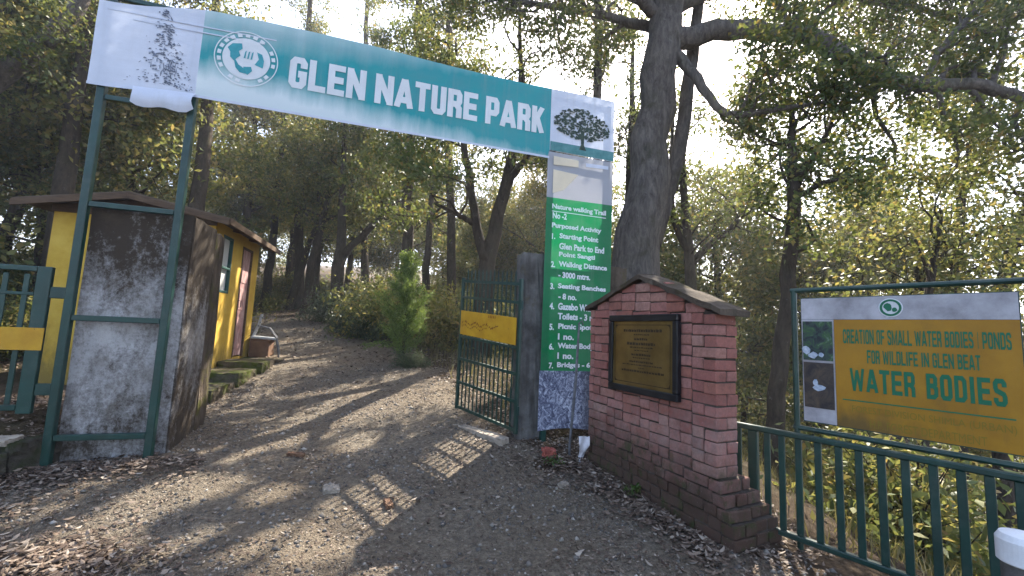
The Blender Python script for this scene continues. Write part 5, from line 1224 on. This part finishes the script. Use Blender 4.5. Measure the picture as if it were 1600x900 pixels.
X, Y = sample(7000, -6, 1.5, 6.0, 16, lambda a_, b_: smooth(1.7, 2.4, poly_dist(a_, b_, CENT)[0])*.8); grass('dry_grass', X, Y, .22, MAT['straw'], 'dry grass tufts fringing the track')
def weed(px, py, z, nm, lab, s=1.0):
    d_ = ray(px, py); q = CAMP+d_*((z-EYE)/d_[2]); x, y = q[0], q[1]; root = empty('weed', (x, y, gz(x, y)), 0, lab, 'weed', 'small weeds at the wall foot'); C = rng_.normal(size=(60, 3))*np.array([.06, .06, .025])*s+np.array([0, 0, .045*s]); C[:, 2] = np.abs(C[:, 2])+.005
    link('leaves', leaf_mesh('leaves', C, .05*s, .02*s, MAT['grass'], rng_), root)
weed(990, 782, .1, 'weed', 'small green weed in the leaf drift at the brick wall foot'); weed(868, 722, .22, 'weed', 'small green weed below the trail banner', .9); weed(1175, 760, .3, 'weed', 'dark leafy weed growing at the near toe of the brick wall', 1.3)
random.seed(31)
def loose(px, py, d, nm, lab, cat, mat, rzv=.3, tilt=.1):
    d0 = ray(px, py); q = CAMP+d0*((.1-EYE)/d0[2])
    for _ in range(5): q = CAMP+d0*((gz(q[0], q[1])-EYE)/d0[2])
    o = rough_block(0, 0, -.01, d[0], d[1], d[2], amp=.22*min(d)).build(nm, MAT[mat]); o.location = (q[0], q[1], gz(q[0], q[1])+.002); o.rotation_euler = (tilt, tilt*.5, rzv); tag(o, lab, cat); return o
loose(517, 768, (.12, .09, .04), 'flat_stone', 'pale flat stone lying alone in the middle of the track', 'stone', 'stone', .4, .15)
loose(606, 790, (.05, .12, .03), 'wood_chip', 'brown wood chip in the barred gate shadow patch', 'wood chip', 'box_brown', .5)
loose(857, 712, (.13, .08, .07), 'broken_brick', 'broken red brick piece below the trail banner', 'brick', 'redbrick_piece', .2)
loose(462, 711, (.16, .05, .03), 'dark_stick', 'short dark stick on the track left of the flat stone', 'stick', 'box_brown', .1)
loose(880, 760, (.10, .06, .03), 'pale_stone', 'small pale stone near the leaf drift by the wall', 'stone', 'stone', .9)
loose(530, 492, (.9, .5, .42), 'boulder', 'dark boulder at the right edge of the track end', 'boulder', 'kerb', .5)
ss = empty('concrete_sill', (-.33, 5.26, gz(-.33, 5.26)), rz_of(leaf_az+math.pi), 'pale concrete strip on the ground under the gate leaf', 'sill')
rough_block(0, 0, -.08, .95, .14, .03, amp=.008).build('strip', MAT['stone'], ss)
# ------------------------------------------------------------------ thin sunlit haze filling the valley air
hz = MB().box((200, 520, 3.3), (1480, 1260, 101.4)).build('haze', NT('haze_air').mat); tag(hz, 'thin pale haze in the air over the valley', 'haze', kind='stuff')
nt = hz.data.materials[0].node_tree; nt.nodes.remove(nt.nodes['Principled BSDF'])
pv = nt.nodes.new('ShaderNodeVolumePrincipled'); pv.inputs['Color'].default_value = (.93, .95, 1, 1); pv.inputs['Density'].default_value = HAZE; pv.inputs['Anisotropy'].default_value = .35
nt.links.new(pv.outputs[0], nt.nodes['Material Output'].inputs['Volume'])
